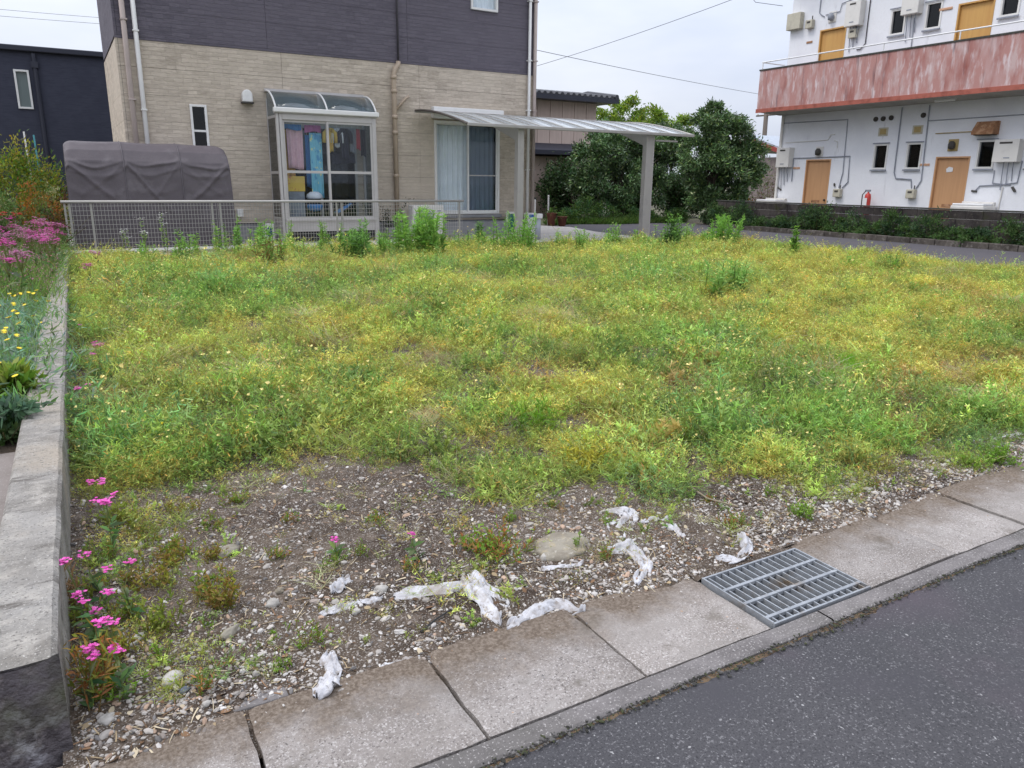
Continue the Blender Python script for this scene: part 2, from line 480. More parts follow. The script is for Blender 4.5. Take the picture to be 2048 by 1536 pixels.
class MB:
    def __init__(s):
        s.v, s.f, s.mi = [], [], []
        s.m = 0

    def add(s, vs, fs):
        b = len(s.v)
        s.v += [tuple(x) for x in vs]
        for f in fs:
            s.f.append(tuple(b + i for i in f))
            s.mi.append(s.m)
        return s

    def box(s, x0, x1, y0, y1, z0, z1):
        return s.add([(x0, y0, z0), (x1, y0, z0), (x1, y1, z0), (x0, y1, z0), (x0, y0, z1), (x1, y0, z1), (x1, y1, z1), (x0, y1, z1)],
                     [(0, 3, 2, 1), (4, 5, 6, 7), (0, 1, 5, 4), (1, 2, 6, 5), (2, 3, 7, 6), (3, 0, 4, 7)])

    def tube(s, pts, r, n=8, cap=True):
        pts = [Vector(p) for p in pts]
        rs = r if isinstance(r, (list, tuple)) else [r] * len(pts)
        rings = []
        prev = None
        for i, p in enumerate(pts):
            a = pts[max(i - 1, 0)]
            c = pts[min(i + 1, len(pts) - 1)]
            d = (c - a).normalized()
            if prev is None:
                h = Vector((0, 0, 1)) if abs(d.z) < .9 else Vector((1, 0, 0))
                u = d.cross(h).normalized()
            else:
                u = (prev - d * prev.dot(d)).normalized()
            prev = u
            v = d.cross(u)
            rings.append([p + (u * math.cos(2 * math.pi * k / n) + v * math.sin(2 * math.pi * k / n)) * rs[i] for k in range(n)])
        b = len(s.v)
        for g in rings:
            s.v += [tuple(x) for x in g]
        for i in range(len(pts) - 1):
            for k in range(n):
                k2 = (k + 1) % n
                s.f.append((b + i * n + k, b + i * n + k2, b + (i + 1) * n + k2, b + (i + 1) * n + k))
                s.mi.append(s.m)
        if cap:
            s.f.append(tuple(b + k for k in reversed(range(n))))
            s.f.append(tuple(b + (len(pts) - 1) * n + k for k in range(n)))
            s.mi += [s.m, s.m]
        return s

    def prism(s, poly, axis, a, b):
        """poly: 2D points; axis 'x' -> (y,z), 'y' -> (x,z), 'z' -> (x,y)"""
        def P(p, t):
            return {'x': (t, p[0], p[1]), 'y': (p[0], t, p[1]), 'z': (p[0], p[1], t)}[axis]
        n = len(poly)
        vs = [P(p, a) for p in poly] + [P(p, b) for p in poly]
        fs = [tuple(range(n)), tuple(reversed(range(n, 2 * n)))]
        for i in range(n):
            j = (i + 1) % n
            fs.append((i, i + n, j + n, j))
        return s.add(vs, fs)

    def grid(s, fn, nu, nv):
        vs = [fn(i / nu, j / nv) for j in range(nv + 1) for i in range(nu + 1)]
        fs = [(j * (nu + 1) + i, j * (nu + 1) + i + 1, (j + 1) * (nu + 1) + i + 1, (j + 1) * (nu + 1) + i) for j in range(nv) for i in range(nu)]
        return s.add(vs, fs)

    def lathe(s, prof, c, n=12):
        b = len(s.v)
        for r, z in prof:
            for k in range(n):
                t = 2 * math.pi * k / n
                s.v.append((c[0] + r * math.cos(t), c[1] + r * math.sin(t), c[2] + z))
        for i in range(len(prof) - 1):
            for k in range(n):
                k2 = (k + 1) % n
                s.f.append((b + i * n + k, b + i * n + k2, b + (i + 1) * n + k2, b + (i + 1) * n + k))
                s.mi.append(s.m)
        s.f.append(tuple(b + k for k in reversed(range(n))))
        s.f.append(tuple(b + (len(prof) - 1) * n + k for k in range(n)))
        s.mi += [s.m, s.m]
        return s

    def build(s, name, mats, parent=None, smooth=False, bevel=0.0, solid=0.0):
        g = org(parent)
        me = bpy.data.meshes.new(name)
        me.from_pydata([(x - g.x, y - g.y, z - g.z) for x, y, z in s.v], [], s.f)
        if max(s.mi, default=0):
            me.polygons.foreach_set('material_index', s.mi)
        o = link_mesh(name, me, mats, parent, smooth)
        if bevel:
            m = o.modifiers.new('bevel', 'BEVEL')
            m.width, m.segments, m.limit_method = bevel, 2, 'ANGLE'
        if solid:
            m = o.modifiers.new('solid', 'SOLIDIFY')
            m.thickness = solid
        return o


def B(name, m, parent, x0, x1, y0, y1, z0, z1, bevel=0.0):
    return MB().box(x0, x1, y0, y1, z0, z1).build(name, m, parent, bevel=bevel)


def copy_part(o, parent, delta):
    """a copy of one part that shares its mesh, shifted inside its thing"""
    c = o.copy()
    C.objects.link(c)
    c.parent = parent
    c.location = Vector(o.location) + Vector(delta)
    ORG[c.name] = org(parent)
    return c


def cells_minus(x0, x1, z0, z1, holes):
    xs = sorted({x0, x1, *[min(max(h[0], x0), x1) for h in holes], *[min(max(h[1], x0), x1) for h in holes]})
    zs = sorted({z0, z1, *[min(max(h[2], z0), z1) for h in holes], *[min(max(h[3], z0), z1) for h in holes]})
    for i in range(len(xs) - 1):
        run = None
        for j in range(len(zs) - 1):
            cx, cz = (xs[i] + xs[i + 1]) / 2, (zs[j] + zs[j + 1]) / 2
            inside = any(h[0] < cx < h[1] and h[2] < cz < h[3] for h in holes)
            if inside:
                if run:
                    yield xs[i], xs[i + 1], run[0], run[1]
                run = None
            else:
                run = (run[0], zs[j + 1]) if run else (zs[j], zs[j + 1])
        if run:
            yield xs[i], xs[i + 1], run[0], run[1]


# ------------------------------------------------------------------ noise (numpy)
_P = rng.random((64, 64))


def vnoise(x, y):
    x, y = np.asarray(x, float), np.asarray(y, float)
    xi, yi = np.floor(x).astype(int), np.floor(y).astype(int)
    fx, fy = x - xi, y - yi
    fx, fy = fx * fx * (3 - 2 * fx), fy * fy * (3 - 2 * fy)
    a, b = _P[xi % 64, yi % 64], _P[(xi + 1) % 64, yi % 64]
    c, d = _P[xi % 64, (yi + 1) % 64], _P[(xi + 1) % 64, (yi + 1) % 64]
    return a + (b - a) * fx + (c - a) * fy + (a - b - c + d) * fx * fy


def fbm(x, y, oct=4):
    s, a, t = 0, .5, 0
    for k in range(oct):
        s = s + a * vnoise(np.asarray(x) * 2 ** k + 17.3 * k, np.asarray(y) * 2 ** k + 9.1 * k)
        t += a
        a *= .5
    return s / t


# ------------------------------------------------------------------ foliage (numpy)
def unit(a):
    return a / np.maximum(np.linalg.norm(a, axis=1, keepdims=True), 1e-9)


class Leaves:
    """collects bent strips (leaves, blades, stems); one mesh in the end"""

    def __init__(s):
        s.V, s.F, s.T, s.MI, s.n = [], [], [], [], 0

    def add(s, P, D, L, W, col, bend=None, nseg=2, prof='leaf', mi=0, side=None):
        P = np.atleast_2d(np.asarray(P, float))
        n = len(P)
        D = unit(np.broadcast_to(np.asarray(D, float), (n, 3)).copy())
        L = np.broadcast_to(np.asarray(L, float), (n,))
        W = np.broadcast_to(np.asarray(W, float), (n,))
        col = np.broadcast_to(np.asarray(col, float), (n, 3))
        Bd = np.zeros((n, 3)) if bend is None else np.broadcast_to(np.asarray(bend, float), (n, 3))
        if side is None:
            S = unit(np.cross(D, rng.normal(size=(n, 3))))
        else:
            S = unit(np.broadcast_to(np.asarray(side, float), (n, 3)).copy())
        t = np.linspace(0, 1, nseg + 1)
        if prof == 'leaf':
            w = np.sin(np.pi * (t * .86 + .1)) ** .8
            w[-1] = .08
        elif prof == 'blade':
            w = np.maximum(1 - t ** 1.6, .06)
        elif prof == 'petal':
            w = .35 + .65 * t
        else:
            w = np.maximum(1 - .45 * t, .1)
        ctr = P[:, None] + D[:, None] * (L[:, None] * t)[:, :, None] + Bd[:, None] * (L[:, None] * t ** 2)[:, :, None]
        off = S[:, None] * (W[:, None] * .5 * w)[:, :, None]
        V = np.stack([ctr - off, ctr + off], 2).reshape(-1, 3)
        k = nseg + 1
        base = (np.arange(n) * k * 2)[:, None] + (np.arange(nseg) * 2)[None]
        Fq = np.stack([base, base + 1, base + 3, base + 2], 2).reshape(-1, 4) + s.n
        s.V.append(V)
        s.F.append(Fq)
        s.T.append(np.repeat(col, k * 2, 0))
        s.MI.append(np.full(len(Fq), mi))
        s.n += len(V)
        return s

    def mesh(s, name, offset=(0, 0, 0)):
        V = np.concatenate(s.V) - np.asarray(offset)
        F_, T, MI = np.concatenate(s.F), np.concatenate(s.T), np.concatenate(s.MI)
        me = bpy.data.meshes.new(name)
        me.vertices.add(len(V))
        me.vertices.foreach_set('co', V.astype(np.float32).ravel())
        me.loops.add(len(F_) * 4)
        me.loops.foreach_set('vertex_index', F_.astype(np.int32).ravel())
        me.polygons.add(len(F_))
        me.polygons.foreach_set('loop_start', (np.arange(len(F_)) * 4).astype(np.int32))
        me.polygons.foreach_set('loop_total', np.full(len(F_), 4, np.int32))
        me.polygons.foreach_set('material_index', MI.astype(np.int32))
        a = me.attributes.new('tint', 'FLOAT_COLOR', 'POINT')
        a.data.foreach_set('color', np.concatenate([T, np.ones((len(T), 1))], 1).astype(np.float32).ravel())
        me.update(calc_edges=True)
        return me

    def build(s, name, mats, parent=None):
        g = org(parent)
        return link_mesh(name, s.mesh(name, tuple(g)), mats, parent)


def rdir(n, zmin=-1.0):
    d = unit(rng.normal(size=(n, 3)))
    if zmin > -1:
        d[:, 2] = zmin + (1 - zmin) * np.abs(d[:, 2])
        d = unit(d)
    return d


def vary(col, n, amt=.25, hue=.12):
    c = np.asarray(col, float)[None] * (1 + amt * rng.normal(size=(n, 1))) * (1 + hue * rng.normal(size=(n, 3)))
    return np.clip(c, .004, 1)

# ------------------------------------------------------------------ the setting
def sheet_poly(name, pts, z, m):
    me = bpy.data.meshes.new(name)
    me.from_pydata([(x, y, z) for x, y in pts], [], [tuple(range(len(pts)))])
    o = link_mesh(name, me, m, None)
    o['kind'] = 'structure'
    return o


def struct(o):
    o['kind'] = 'structure'
    return o


sheet_poly('ground', [(-400, -300), (500, -300), (500, 700), (-400, 700)], -.4, 'ground_soil')

# street, with a crumbled edge against the kerb strip
xs = np.concatenate([np.linspace(-40, -1, 14), np.arange(-.98, 6.5, .02), np.linspace(6.6, 60, 20)])
edge = 1.483 - .03 * np.clip(fbm(xs * 5, xs * 0 + 3, 3) - .45, 0, 1) * 1.5 + .0035 * rng.normal(size=len(xs))
rows = [-14, -4, 0, 1.2, None]
V, Fc = [], []
for j, r in enumerate(rows):
    for i, x in enumerate(xs):
        y = edge[i] if r is None else r
        V.append((x, y, -.003 - (.006 if r is None else .0) - .0 * j))
nx = len(xs)
for j in range(len(rows) - 1):
    for i in range(nx - 1):
        Fc.append((j * nx + i, j * nx + i + 1, (j + 1) * nx + i + 1, (j + 1) * nx + i))
me = bpy.data.meshes.new('road')
me.from_pydata(V, [], Fc)
struct(link_mesh('road', me, 'asphalt', None))

# kerb strip along the street and the slabs that cover the gutter
ks = struct(MB().box(-30, 40, 1.3, 1.47, -.3, -.013).build('gutter_bed', 'grate_dirt'))
bed = struct(MB().box(-30, 40, 1.471, 1.5, -.072, -.012).box(-30, 1.985, 1.471, 1.985, -.3, -.075).box(2.555, 40, 1.471, 1.985, -.3, -.075)
             .box(1.985, 2.555, 1.471, 1.572, -.3, -.075).build('gutter_wall', 'grate_dirt'))
pit = struct(MB().box(1.985, 2.555, 1.572, 1.985, -.34, -.3).build('gutter_floor', 'grate_dirt'))
kerb = struct(MB().box(-30, -29.9, 1.47, 1.57, -.2, -.1).build('street_kerb', 'kerb_concrete'))
x = -3.3
while x < 9.0:
    l = 1.9 if x < -1 else 1.71
    o = MB()
    n = 40
    vv = []
    for i in range(n + 1):
        xx = x + .004 + (l - .008) * i / n
        a = 1.492 + .006 * (vnoise(xx * 11, 5.5) - .5)
        b = 1.574 + .004 * (vnoise(xx * 13, 8.5) - .5)
        zt = .004 * (vnoise(xx * 5, 1.5) - .5)
        vv += [(xx, a, -.1), (xx, a + .003, zt - .006), (xx, a + .012, zt), (xx, b - .01, zt), (xx, b, zt - .008), (xx, b, -.1)]
    ff = [(6 * i + k, 6 * i + 6 + k, 6 * i + 7 + k, 6 * i + 1 + k) for i in range(n) for k in range(5)]
    o.add(vv, ff).build('kerb_length', 'kerb_concrete', kerb)
    x += l
gut = struct(MB().box(-30, -29.9, 1.6, 1.9, -.2, -.1).build('gutter_cover', 'slab_concrete'))
joints = [-1.42, -.85, -.28, .29, .86, 1.43, 2.0, None, 2.54, 3.12, 3.69, 4.26, 4.83, 5.4, 5.97, 6.54, 7.11, 7.68, 8.25]
for a, b in zip(joints, joints[1:]):
    if a is None or b is None:
        continue
    a, b = a + .006, b - .006
    n, dz, tw = 24, random.uniform(-.004, .004), random.uniform(-.004, .004)
    vv = []
    for j in range(13):
        for i in range(n + 1):
            u, v = i / n, j / 12
            xx = a + (b - a) * u + (.014 * (fbm(v * 6 + a * 9, 3.3, 3) - .5) if i in (0, n) else 0)
            yy = 1.587 + (2.03 - 1.587) * v + (.01 * (fbm(xx * 14, 6.1, 3) - .5) if j == 0 else 0)
            edge_ = min(u * (b - a), (1 - u) * (b - a), v * .44 + .001)
            zz = dz + tw * u + .003 * (vnoise(xx * 20, yy * 20) - .5) - (.008 if edge_ < .004 else .002 if edge_ < .03 else 0)
            vv.append((xx, yy, zz))
    ff = [(j * (n + 1) + i, j * (n + 1) + i + 1, (j + 1) * (n + 1) + i + 1, (j + 1) * (n + 1) + i) for j in range(12) for i in range(n)]
    m = MB().add(vv, ff)
    # skirts down the four sides
    ring = [i for i in range(n + 1)] + [(j + 1) * (n + 1) - 1 for j in range(1, 13)] + [12 * (n + 1) + i for i in range(n - 1, -1, -1)] + [j * (n + 1) for j in range(11, 0, -1)]
    lo = len(m.v)
    m.v += [(vv[i][0], vv[i][1], -.07) for i in ring]
    for k in range(len(ring)):
        k2 = (k + 1) % len(ring)
        m.f.append((ring[k], lo + k, lo + k2, ring[k2]))
        m.mi.append(0)
    m.build('concrete_slab', 'slab_concrete', gut)
MB().box(8.25, 40, 1.587, 2.03, -.07, 0).build('far_slabs', 'slab_concrete', gut)
edg = struct(MB().box(-.14, .42, 2.035, 2.1, -.1, -.004).build('edging_strip', 'kerb_concrete', bevel=.006))

# steel grate over the gutter pit
gr = thing('drain_grate', 'galvanised steel drain grate set between the gutter slabs', 'grate', (2.27, 1.76, 0))
gx0, gx1, gy0, gy1 = 2.004, 2.536, 1.58, 1.945
for a_, b_ in ((gy0, gy0 + .008), (gy1 - .008, gy1)):
    MB().box(gx0, gx1, a_, b_, -.045, .002).build('end_bar', 'grate_steel', gr)
for a_, b_ in ((gx0, gx0 + .007), (gx1 - .007, gx1)):
    MB().box(a_, b_, gy0 + .009, gy1 - .009, -.045, .003).build('side_bar', 'grate_steel', gr)
struct(MB().grid(lambda u, v: (1.98 + .58 * u, 1.949 + .09 * v, -.012 + .016 * float(vnoise(u * 14, v * 3)) + .01 * v), 40, 6).build('packed_dirt', 'lot_soil'))
nb = 14
first = None
for i in range(nb):
    xx = gx0 + .007 + (gx1 - gx0 - .014) * (i + .6) / nb
    if first is None:
        first = MB().box(xx - .0028, xx + .0028, gy0 + .009, gy1 - .009, -.05, -.001).build('bearing_bar', 'grate_steel', gr)
        x_first = xx
    else:
        copy_part(first, gr, (xx - x_first, 0, 0))
for yy in (gy0 + .045, gy0 + .15, gy0 + .255):
    MB().box(gx0 + .008, gx1 - .008, yy - .007, yy + .007, -.012, .0035).build('cross_bar', 'grate_steel', gr, bevel=.002)
MB().box(2.0, 2.54, 1.576, 1.95, -.16, -.15).grid(lambda u, v: (1.99 + .56 * u, 1.574 + .405 * v, -.135 + .05 * float(vnoise(u * 6, v * 4)) + .05 * (u > .6) * (v < .3)), 20, 14).build('silt', 'grate_dirt', gr)

# driveway, apron, yard behind
sheet_poly('driveway', [(14.6, 1.9), (19.8, 1.9), (19.8, 19.0), (20.7, 21.0), (20.9, 22.6), (19.0, 23.6), (16.0, 23.4), (14.2, 22.4), (13.6, 17.0), (14.5, 15.5)], -.004, 'drive_asphalt')
sheet_poly('concrete_apron', [(-.2, 16.55), (9.0, 16.2), (13.2, 15.9), (14.25, 16.1), (14.05, 17.2), (14.3, 19.5), (14.9, 21.8), (14.3, 23.2), (-.2, 23.5)], .012, 'pale_concrete')
sheet_poly('yard', [(-30, 23.0), (80, 23.0), (80, 160), (-30, 160)], -.03, 'ground_soil')
sheet_poly('side_yard', [(19.7, 1.9), (80, 1.9), (80, 23.2), (19.7, 23.2)], -.02, 'ground_soil')
sheet_poly('garden_bed', [(-12, 4.35), (-.25, 4.35), (-.05, 24), (-12, 24)], .12, 'garden_soil')
sheet_poly('garden_path', [(-12, 2.2), (-.25, 2.2), (-.25, 4.45), (-12, 4.45)], .128, 'garden_paving')


# the vacant lot: uneven soil
def lot_z(x, y):
    x, y = np.asarray(x, float), np.asarray(y, float)
    z = .035 * (fbm(x * .9, y * .9, 3) - .5) * 2 + .018 * (fbm(x * 6, y * 6, 3) - .5) * 2
    s = np.clip((y - 1.86) / .32, 0, 1)
    z = z * (.5 + .5 * s) - .034 * (1 - s) ** 2 + .012 * s
    return z


xs = np.concatenate([np.arange(-.17, 5.6, .028), np.arange(5.6, 8, .08), np.arange(8, 14.9, .2)])
ys = np.concatenate([np.arange(1.86, 4.4, .028), np.arange(4.4, 7, .08), np.arange(7, 16.8, .2)])
X, Y = np.meshgrid(xs, ys)
Z = lot_z(X, Y)
Yj = Y.copy()
Yj[0] += .05 * (fbm(xs * 3, xs * 0 + 1, 3) - .5)
Xj = X.copy()
Xj[:, 0] = -.17 + .012 * (ys - 2.1)
lot = MB()
nxx = len(xs)
lot.v = list(zip(Xj.ravel().tolist(), Yj.ravel().tolist(), Z.ravel().tolist()))
lot.f = [(j * nxx + i, j * nxx + i + 1, (j + 1) * nxx + i + 1, (j + 1) * nxx + i) for j in range(len(ys) - 1) for i in range(nxx - 1)]
lot.f = [f for f in lot.f if not (1.97 < lot.v[f[0]][0] < 2.56 and lot.v[f[0]][1] < 1.945)]
lot.mi = [0] * len(lot.f)
struct(lot.build('vacant_lot', 'lot_soil', smooth=True))


def gz(x, y):
    return float(lot_z(x, y))


# low concrete wall on the left boundary
wl = thing('boundary_wall', 'low grey concrete boundary wall beside the flower bed', 'wall', (-.2, 2.1, 0))
segs = [(2.11, 5.6), (5.605, 9.1), (9.105, 12.6), (12.605, 16.9)]
for k, (a, b) in enumerate(segs):
    n = int((b - a) / .06)
    vv = []
    for i in range(n + 1):
        y = a + (b - a) * i / n
        xr = -.152 + .0125 * (y - 2.1)
        xl = xr - .19
        zt = .285 - .006 * (y - 2) + .006 * (float(fbm(y * 4, 2.2)) - .5) - (.01 if i in (0, n) else 0)
        rj = .006 * (float(vnoise(y * 9, 4.4)) - .5)
        zj = .012 * (float(fbm(y * 11, 7.2)) - .5)
        vv += [(xl, y, 0), (xl, y, zt - .012), (xl + .012, y, zt), (xl + .1, y, zt + zj), (xr - .014 + rj, y, zt), (xr + rj, y, zt - .015), (xr + rj * .5, y, .1), (xr, y, -.06)]
    q = 8
    ff = [(q * i + c, q * i + c + 1, q * i + q + c + 1, q * i + q + c) for i in range(n) for c in range(q - 1)]
    ff += [tuple(range(q)), tuple(reversed(range(q * n, q * n + q)))]
    m = MB().add(vv, [tuple(reversed(f)) for f in ff])
    m.mi = [1 if (k == 0 and f == len(ff) - 2) else 0 for f in range(len(ff))]
    m.build('wall_section', ['wall_concrete', 'wet_concrete'], wl)
MB().grid(lambda u, v: (-.36 + .215 * u, 2.103 - .03 * v - .012 * float(vnoise(u * 5, v * 3)), .27 - .34 * v + .02 * float(vnoise(u * 4, 9)) * (v < .05)), 14, 10).build('render_coat', 'wet_concrete', wl)

# kerb stones and block wall on the far side of the driveway
dk = thing('kerb', 'row of mossy kerb stones along the far edge of the driveway', 'kerb', (19.85, 3, 0))
first = None
y = 3.0
while y < 19.6:
    d = MB().box(19.76, 19.92, y + .008, y + .682, -.1, .145 + random.uniform(-.008, .008)).build('kerb_stone', 'kerb_stone', dk, bevel=.014)
    y += .69
bw = thing('block_wall', 'dark weathered concrete block wall in front of the white apartments', 'wall', (20.66, 3, 0))
proto = MB().box(20.6, 20.72, 3.004, 3.446, .004, .216).build('block', 'block_dark', bw, bevel=.006)
for r in range(4):
    for c in range(39 if r % 2 == 0 else 39):
        if r == 0 and c == 0:
            continue
        copy_part(proto, bw, (random.uniform(-.004, .004), c * .45 + (.2 if r % 2 else 0), r * .22))
MB().box(20.585, 20.735, 3.0, 20.8, .885, .925).build('coping', 'moss_dark', bw, bevel=.008)
MB().box(20.61, 20.71, 3.0, 20.75, -.1, .002).build('footing', 'moss_dark', bw)

# ------------------------------------------------------------------ two-storey house
HX0, HX1, HY, HZB = 1.42, 11.93, 19.4, 4.38
hs = thing('house', 'two-storey house with beige stone siding below and dark siding above', 'house', (6.7, HY, 0))
BIGW, SMALLW, UPW, BACKD = (8.8, 10.78, .6, 3.03), (2.78, 3.14, 1.6, 3.09), (9.9, 10.7, 5.83, 6.75), (4.75, 6.65, .42, 2.75)
holes = [BIGW, SMALLW, UPW, BACKD]
m = MB()
for a, b, c, d in cells_minus(HX0 + .02, HX1 - .02, .02, 7.6, holes):
    m.box(a, b, HY + .032, HY + .2, c, d)
m.build('wall_core', 'interior_dark', hs)
MB().box(HX0 + .03, HX0 + .2, HY + .21, 23.9, .02, 7.6).box(HX1 - .2, HX1 - .03, HY + .21, 26, .02, 7.6).box(HX0 + .21, HX1 - .21, 23.6, 23.8, .02, 7.6).build('wall_core', 'interior_dark', hs)
B('interior', 'interior_dark', hs, HX0 + .25, HX1 - .25, HY + 1.2, HY + 1.25, .05, 7.5)
B('ceiling', 'interior_dark', hs, HX0 + .25, HX1 - .25, HY + .21, HY + 1.19, 3.4, 3.45)


def courses(z0, z1, h):
    z = z0
    while z < z1 - .02:
        yield z, min(z + h, z1)
        z += h


def clad(mname, z0, z1, h, cuts, name):
    for k, (a, b) in enumerate(courses(z0, z1, h)):
        xs_ = [HX0 + .05] + [c for c in cuts] + [HX1 - .05]
        for c, d in zip(xs_, xs_[1:]):
            for q in cells_minus(c + .003, d - .003, a + .0025, b - .0025, holes):
                MB().box(q[0], q[1], HY, HY + .03, q[2], q[3]).build(name, mname, hs)
        pc = MB().box(HX0, HX0 + .03, HY + .055, 23.8, a + .0025, b - .0025).build(name, mname, hs)
        pc = MB().box(HX1 - .03, HX1, HY + .055, 25.9, a + .0025, b - .0025).build(name, mname, hs)


clad('stone_siding', .44, HZB - .03, .56, [4.9, 8.4], 'siding_panel')
clad('dark_siding', HZB + .03, 7.6, .56, [4.6, 8.1], 'siding_panel')
MB().box(HX0 - .004, HX1 + .004, HY - .012, HY + .03, HZB - .028, HZB + .028).build('band_trim', 'dark_siding', hs)
for x0, x1 in ((HX0 - .006, HX0 + .046), (HX1 - .046, HX1 + .006)):
    MB().box(x0, x1, HY - .006, HY + .05, .44, HZB - .03).build('corner_trim', 'stone_siding', hs)
    MB().box(x0, x1, HY - .006, HY + .05, HZB + .03, 7.6).build('corner_trim', 'dark_siding', hs)
MB().box(HX0 + .04, HX1 - .04, HY + .02, HY + .3, -.1, .42).build('foundation', 'foundation', hs)
MB().box(HX0 - .5, HX1 + .5, HY - .55, 26.5, 7.6, 7.75).build('roof', 'dark_trim', hs)


def pane_frame(m, x0, x1, z0, z1, y0, y1, t):
    m.box(x0, x1, y0, y1, z0, z0 + t).box(x0, x1, y0, y1, z1 - t, z1)
    m.box(x0, x0 + t, y0, y1, z0 + t, z1 - t).box(x1 - t, x1, y0, y1, z0 + t, z1 - t)
    return m


def curtain(x0, x1, z0, z1, y, amp, waves, name, m, parent):
    ph = random.uniform(0, 6)
    return MB().grid(lambda u, v: (x0 + (x1 - x0) * u, y + amp * (math.sin(u * waves * 6.283 + ph + .5 * math.sin(v * 3)) + .4 * math.sin(u * waves * 14 + 1.3)) * (1 - .35 * v), z0 + (z1 - z0) * v), int(waves * 14), 8).build(name, m, parent, smooth=True)


# tall sliding window
x0, x1, z0, z1 = BIGW
wn = pane_frame(MB(), x0, x1, z0, z1, HY - .05, HY + .12, .055).build('window', 'frame_white', hs, bevel=.006)
tag(wn, 'tall white framed sliding window with lace curtain')
mid = (x0 + x1) / 2 + .03
pane_frame(MB(), x0 + .055, mid + .02, z0 + .055, z1 - .055, HY + .03, HY + .06, .045).build('sash', 'frame_white', wn)
pane_frame(MB(), mid - .02, x1 - .055, z0 + .055, z1 - .055, HY - .01, HY + .02, .04).build('sash', 'frame_white', wn)
B('mid_rail', 'frame_silver', wn, mid + .02, x1 - .095, HY - .008, HY + .015, 1.62, 1.65)
B('pane', 'glass', wn, x0 + .1, mid - .025, HY + .043, HY + .048, z0 + .1, z1 - .1)
B('pane', 'glass_grey', wn, mid + .02, x1 - .095, HY + .022, HY + .027, z0 + .095, z1 - .095)
curtain(x0 + .06, mid, z0 + .06, z1 - .1, HY + .17, .022, 6, 'curtain', 'lace', wn)
curtain(mid + .01, x1 - .06, z0 + .06, z1 - .1, HY + .2, .022, 6, 'curtain', 'lace', wn)
B('shutter_box', 'frame_white', hs, 8.72, 10.82, HY - .2, HY - .003, 3.07, 3.36, .015)
B('sill', 'foundation', hs, 8.75, 10.85, HY - .07, HY - .003, .5, .585, .006)
B('step', 'foundation', hs, 8.85, 10.85, HY - .42, HY + .01, .01, .4, .01)
# narrow window behind the bicycle shelter, upper window, service door behind the sunroom
x0, x1, z0, z1 = SMALLW
wn = pane_frame(MB(), x0, x1, z0, z1, HY - .04, HY + .1, .05).build('window', 'frame_white', hs, bevel=.005)
B('transom', 'frame_white', wn, x0 + .05, x1 - .05, HY - .02, HY + .06, 2.5, 2.545)
B('pane', 'glass_dark', wn, x0 + .05, x1 - .05, HY + .02, HY + .025, z0 + .05, 2.5)
B('pane', 'glass_dark', wn, x0 + .05, x1 - .05, HY + .02, HY + .025, 2.545, z1 - .05)
x0, x1, z0, z1 = UPW
wn = pane_frame(MB(), x0, x1, z0, z1, HY - .05, HY + .1, .055).build('window', 'frame_white', hs, bevel=.005)
B('pane', 'glass', wn, x0 + .05, x1 - .05, HY + .02, HY + .025, z0 + .05, z1 - .05)
curtain(x0 + .03, x1 - .03, z0 + .05, z1 - .05, HY + .12, .015, 4, 'curtain', 'lace', wn)
x0, x1, z0, z1 = BACKD
wn = pane_frame(MB(), x0, x1, z0, z1, HY - .02, HY + .12, .06).build('window', 'frame_silver', hs)
B('mullion', 'frame_silver', wn, 5.68, 5.74, HY + .0, HY + .06, z0 + .06, z1 - .06)
B('pane', 'glass_dark', wn, x0 + .06, 5.68, HY + .03, HY + .035, z0 + .06, z1 - .06)
B('pane', 'glass_dark', wn, 5.74, x1 - .06, HY + .03, HY + .035, z0 + .06, z1 - .06)
curtain(x0 + .03, x1 - .03, z0 + .05, z1 - .05, HY + .17, .02, 9, 'curtain', 'interior_mid', wn)

# pipes and vent
def pipe(path, r, m, straps=()):
    o = MB().tube(path, r, 10).build('downpipe', m, hs, smooth=True)
    for z in straps:
        x_, y_ = path[0][0], path[0][1]
        MB().box(x_ - r - .012, x_ + r + .012, y_ - r - .008, HY - .001, z, z + .03).build('strap', m, o)
    return o


pipe([(1.62, HY - .09, 7.6), (1.6, HY - .09, .1)], .055, 'pipe_pink', (6.2, 4.7, 3.1, 1.5))
pipe([(1.83, HY - .08, 7.6), (1.83, HY - .08, .1)], .05, 'frame_white', (6.0, 4.5, 2.9))
pipe([(7.82, HY - .06, 7.6), (7.82, HY - .06, 4.34)], .026, 'pipe_dark')
sp = pipe([(7.66, HY - .12, .05), (7.66, HY - .12, 3.98), (7.665, HY - .12, 4.08), (7.72, HY - .1, 4.22), (7.8, HY - .075, 4.3), (7.815, HY - .065, 4.38)], .062, 'pipe_tan')
for z in (1.55, 2.62, 3.0, 3.62, 3.95):
    MB().tube([(7.66, HY - .12, z), (7.66, HY - .12, z + .09)], .075, 12).build('collar', 'pipe_tan', sp, smooth=True)
MB().tube([(7.68, HY - .12, 3.2), (7.98, HY - .12, 3.52), (8.06, HY - .12, 3.56)], .036, 8).build('branch', 'pipe_tan', sp, smooth=True)
pipe([(11.68, HY - .08, 7.6), (11.68, HY - .08, .1)], .042, 'frame_white', (6.2, 4.7, 3.4, 1.8))
pipe([(11.86, HY - .075, 7.6), (11.86, HY - .075, .1)], .05, 'pipe_pink', (6.2, 4.7, 3.4, 1.8))
MB().prism([(3.925, 3.2), (4.155, 3.2)] + [(4.04 + .115 * math.cos(a * math.pi / 10), 3.34 + .13 * math.sin(a * math.pi / 10)) for a in range(11)], 'y', HY - .16, HY - .004).build('vent_hood', 'frame_white', hs, bevel=.02)
MB().box(3.905, 4.175, HY - .17, HY - .004, 3.17, 3.199).build('vent_grille', 'vent_dark', hs)
B('electrical_box', 'frame_white', hs, 3.62, 3.76, HY - .09, HY - .002, .6, .78, .01)

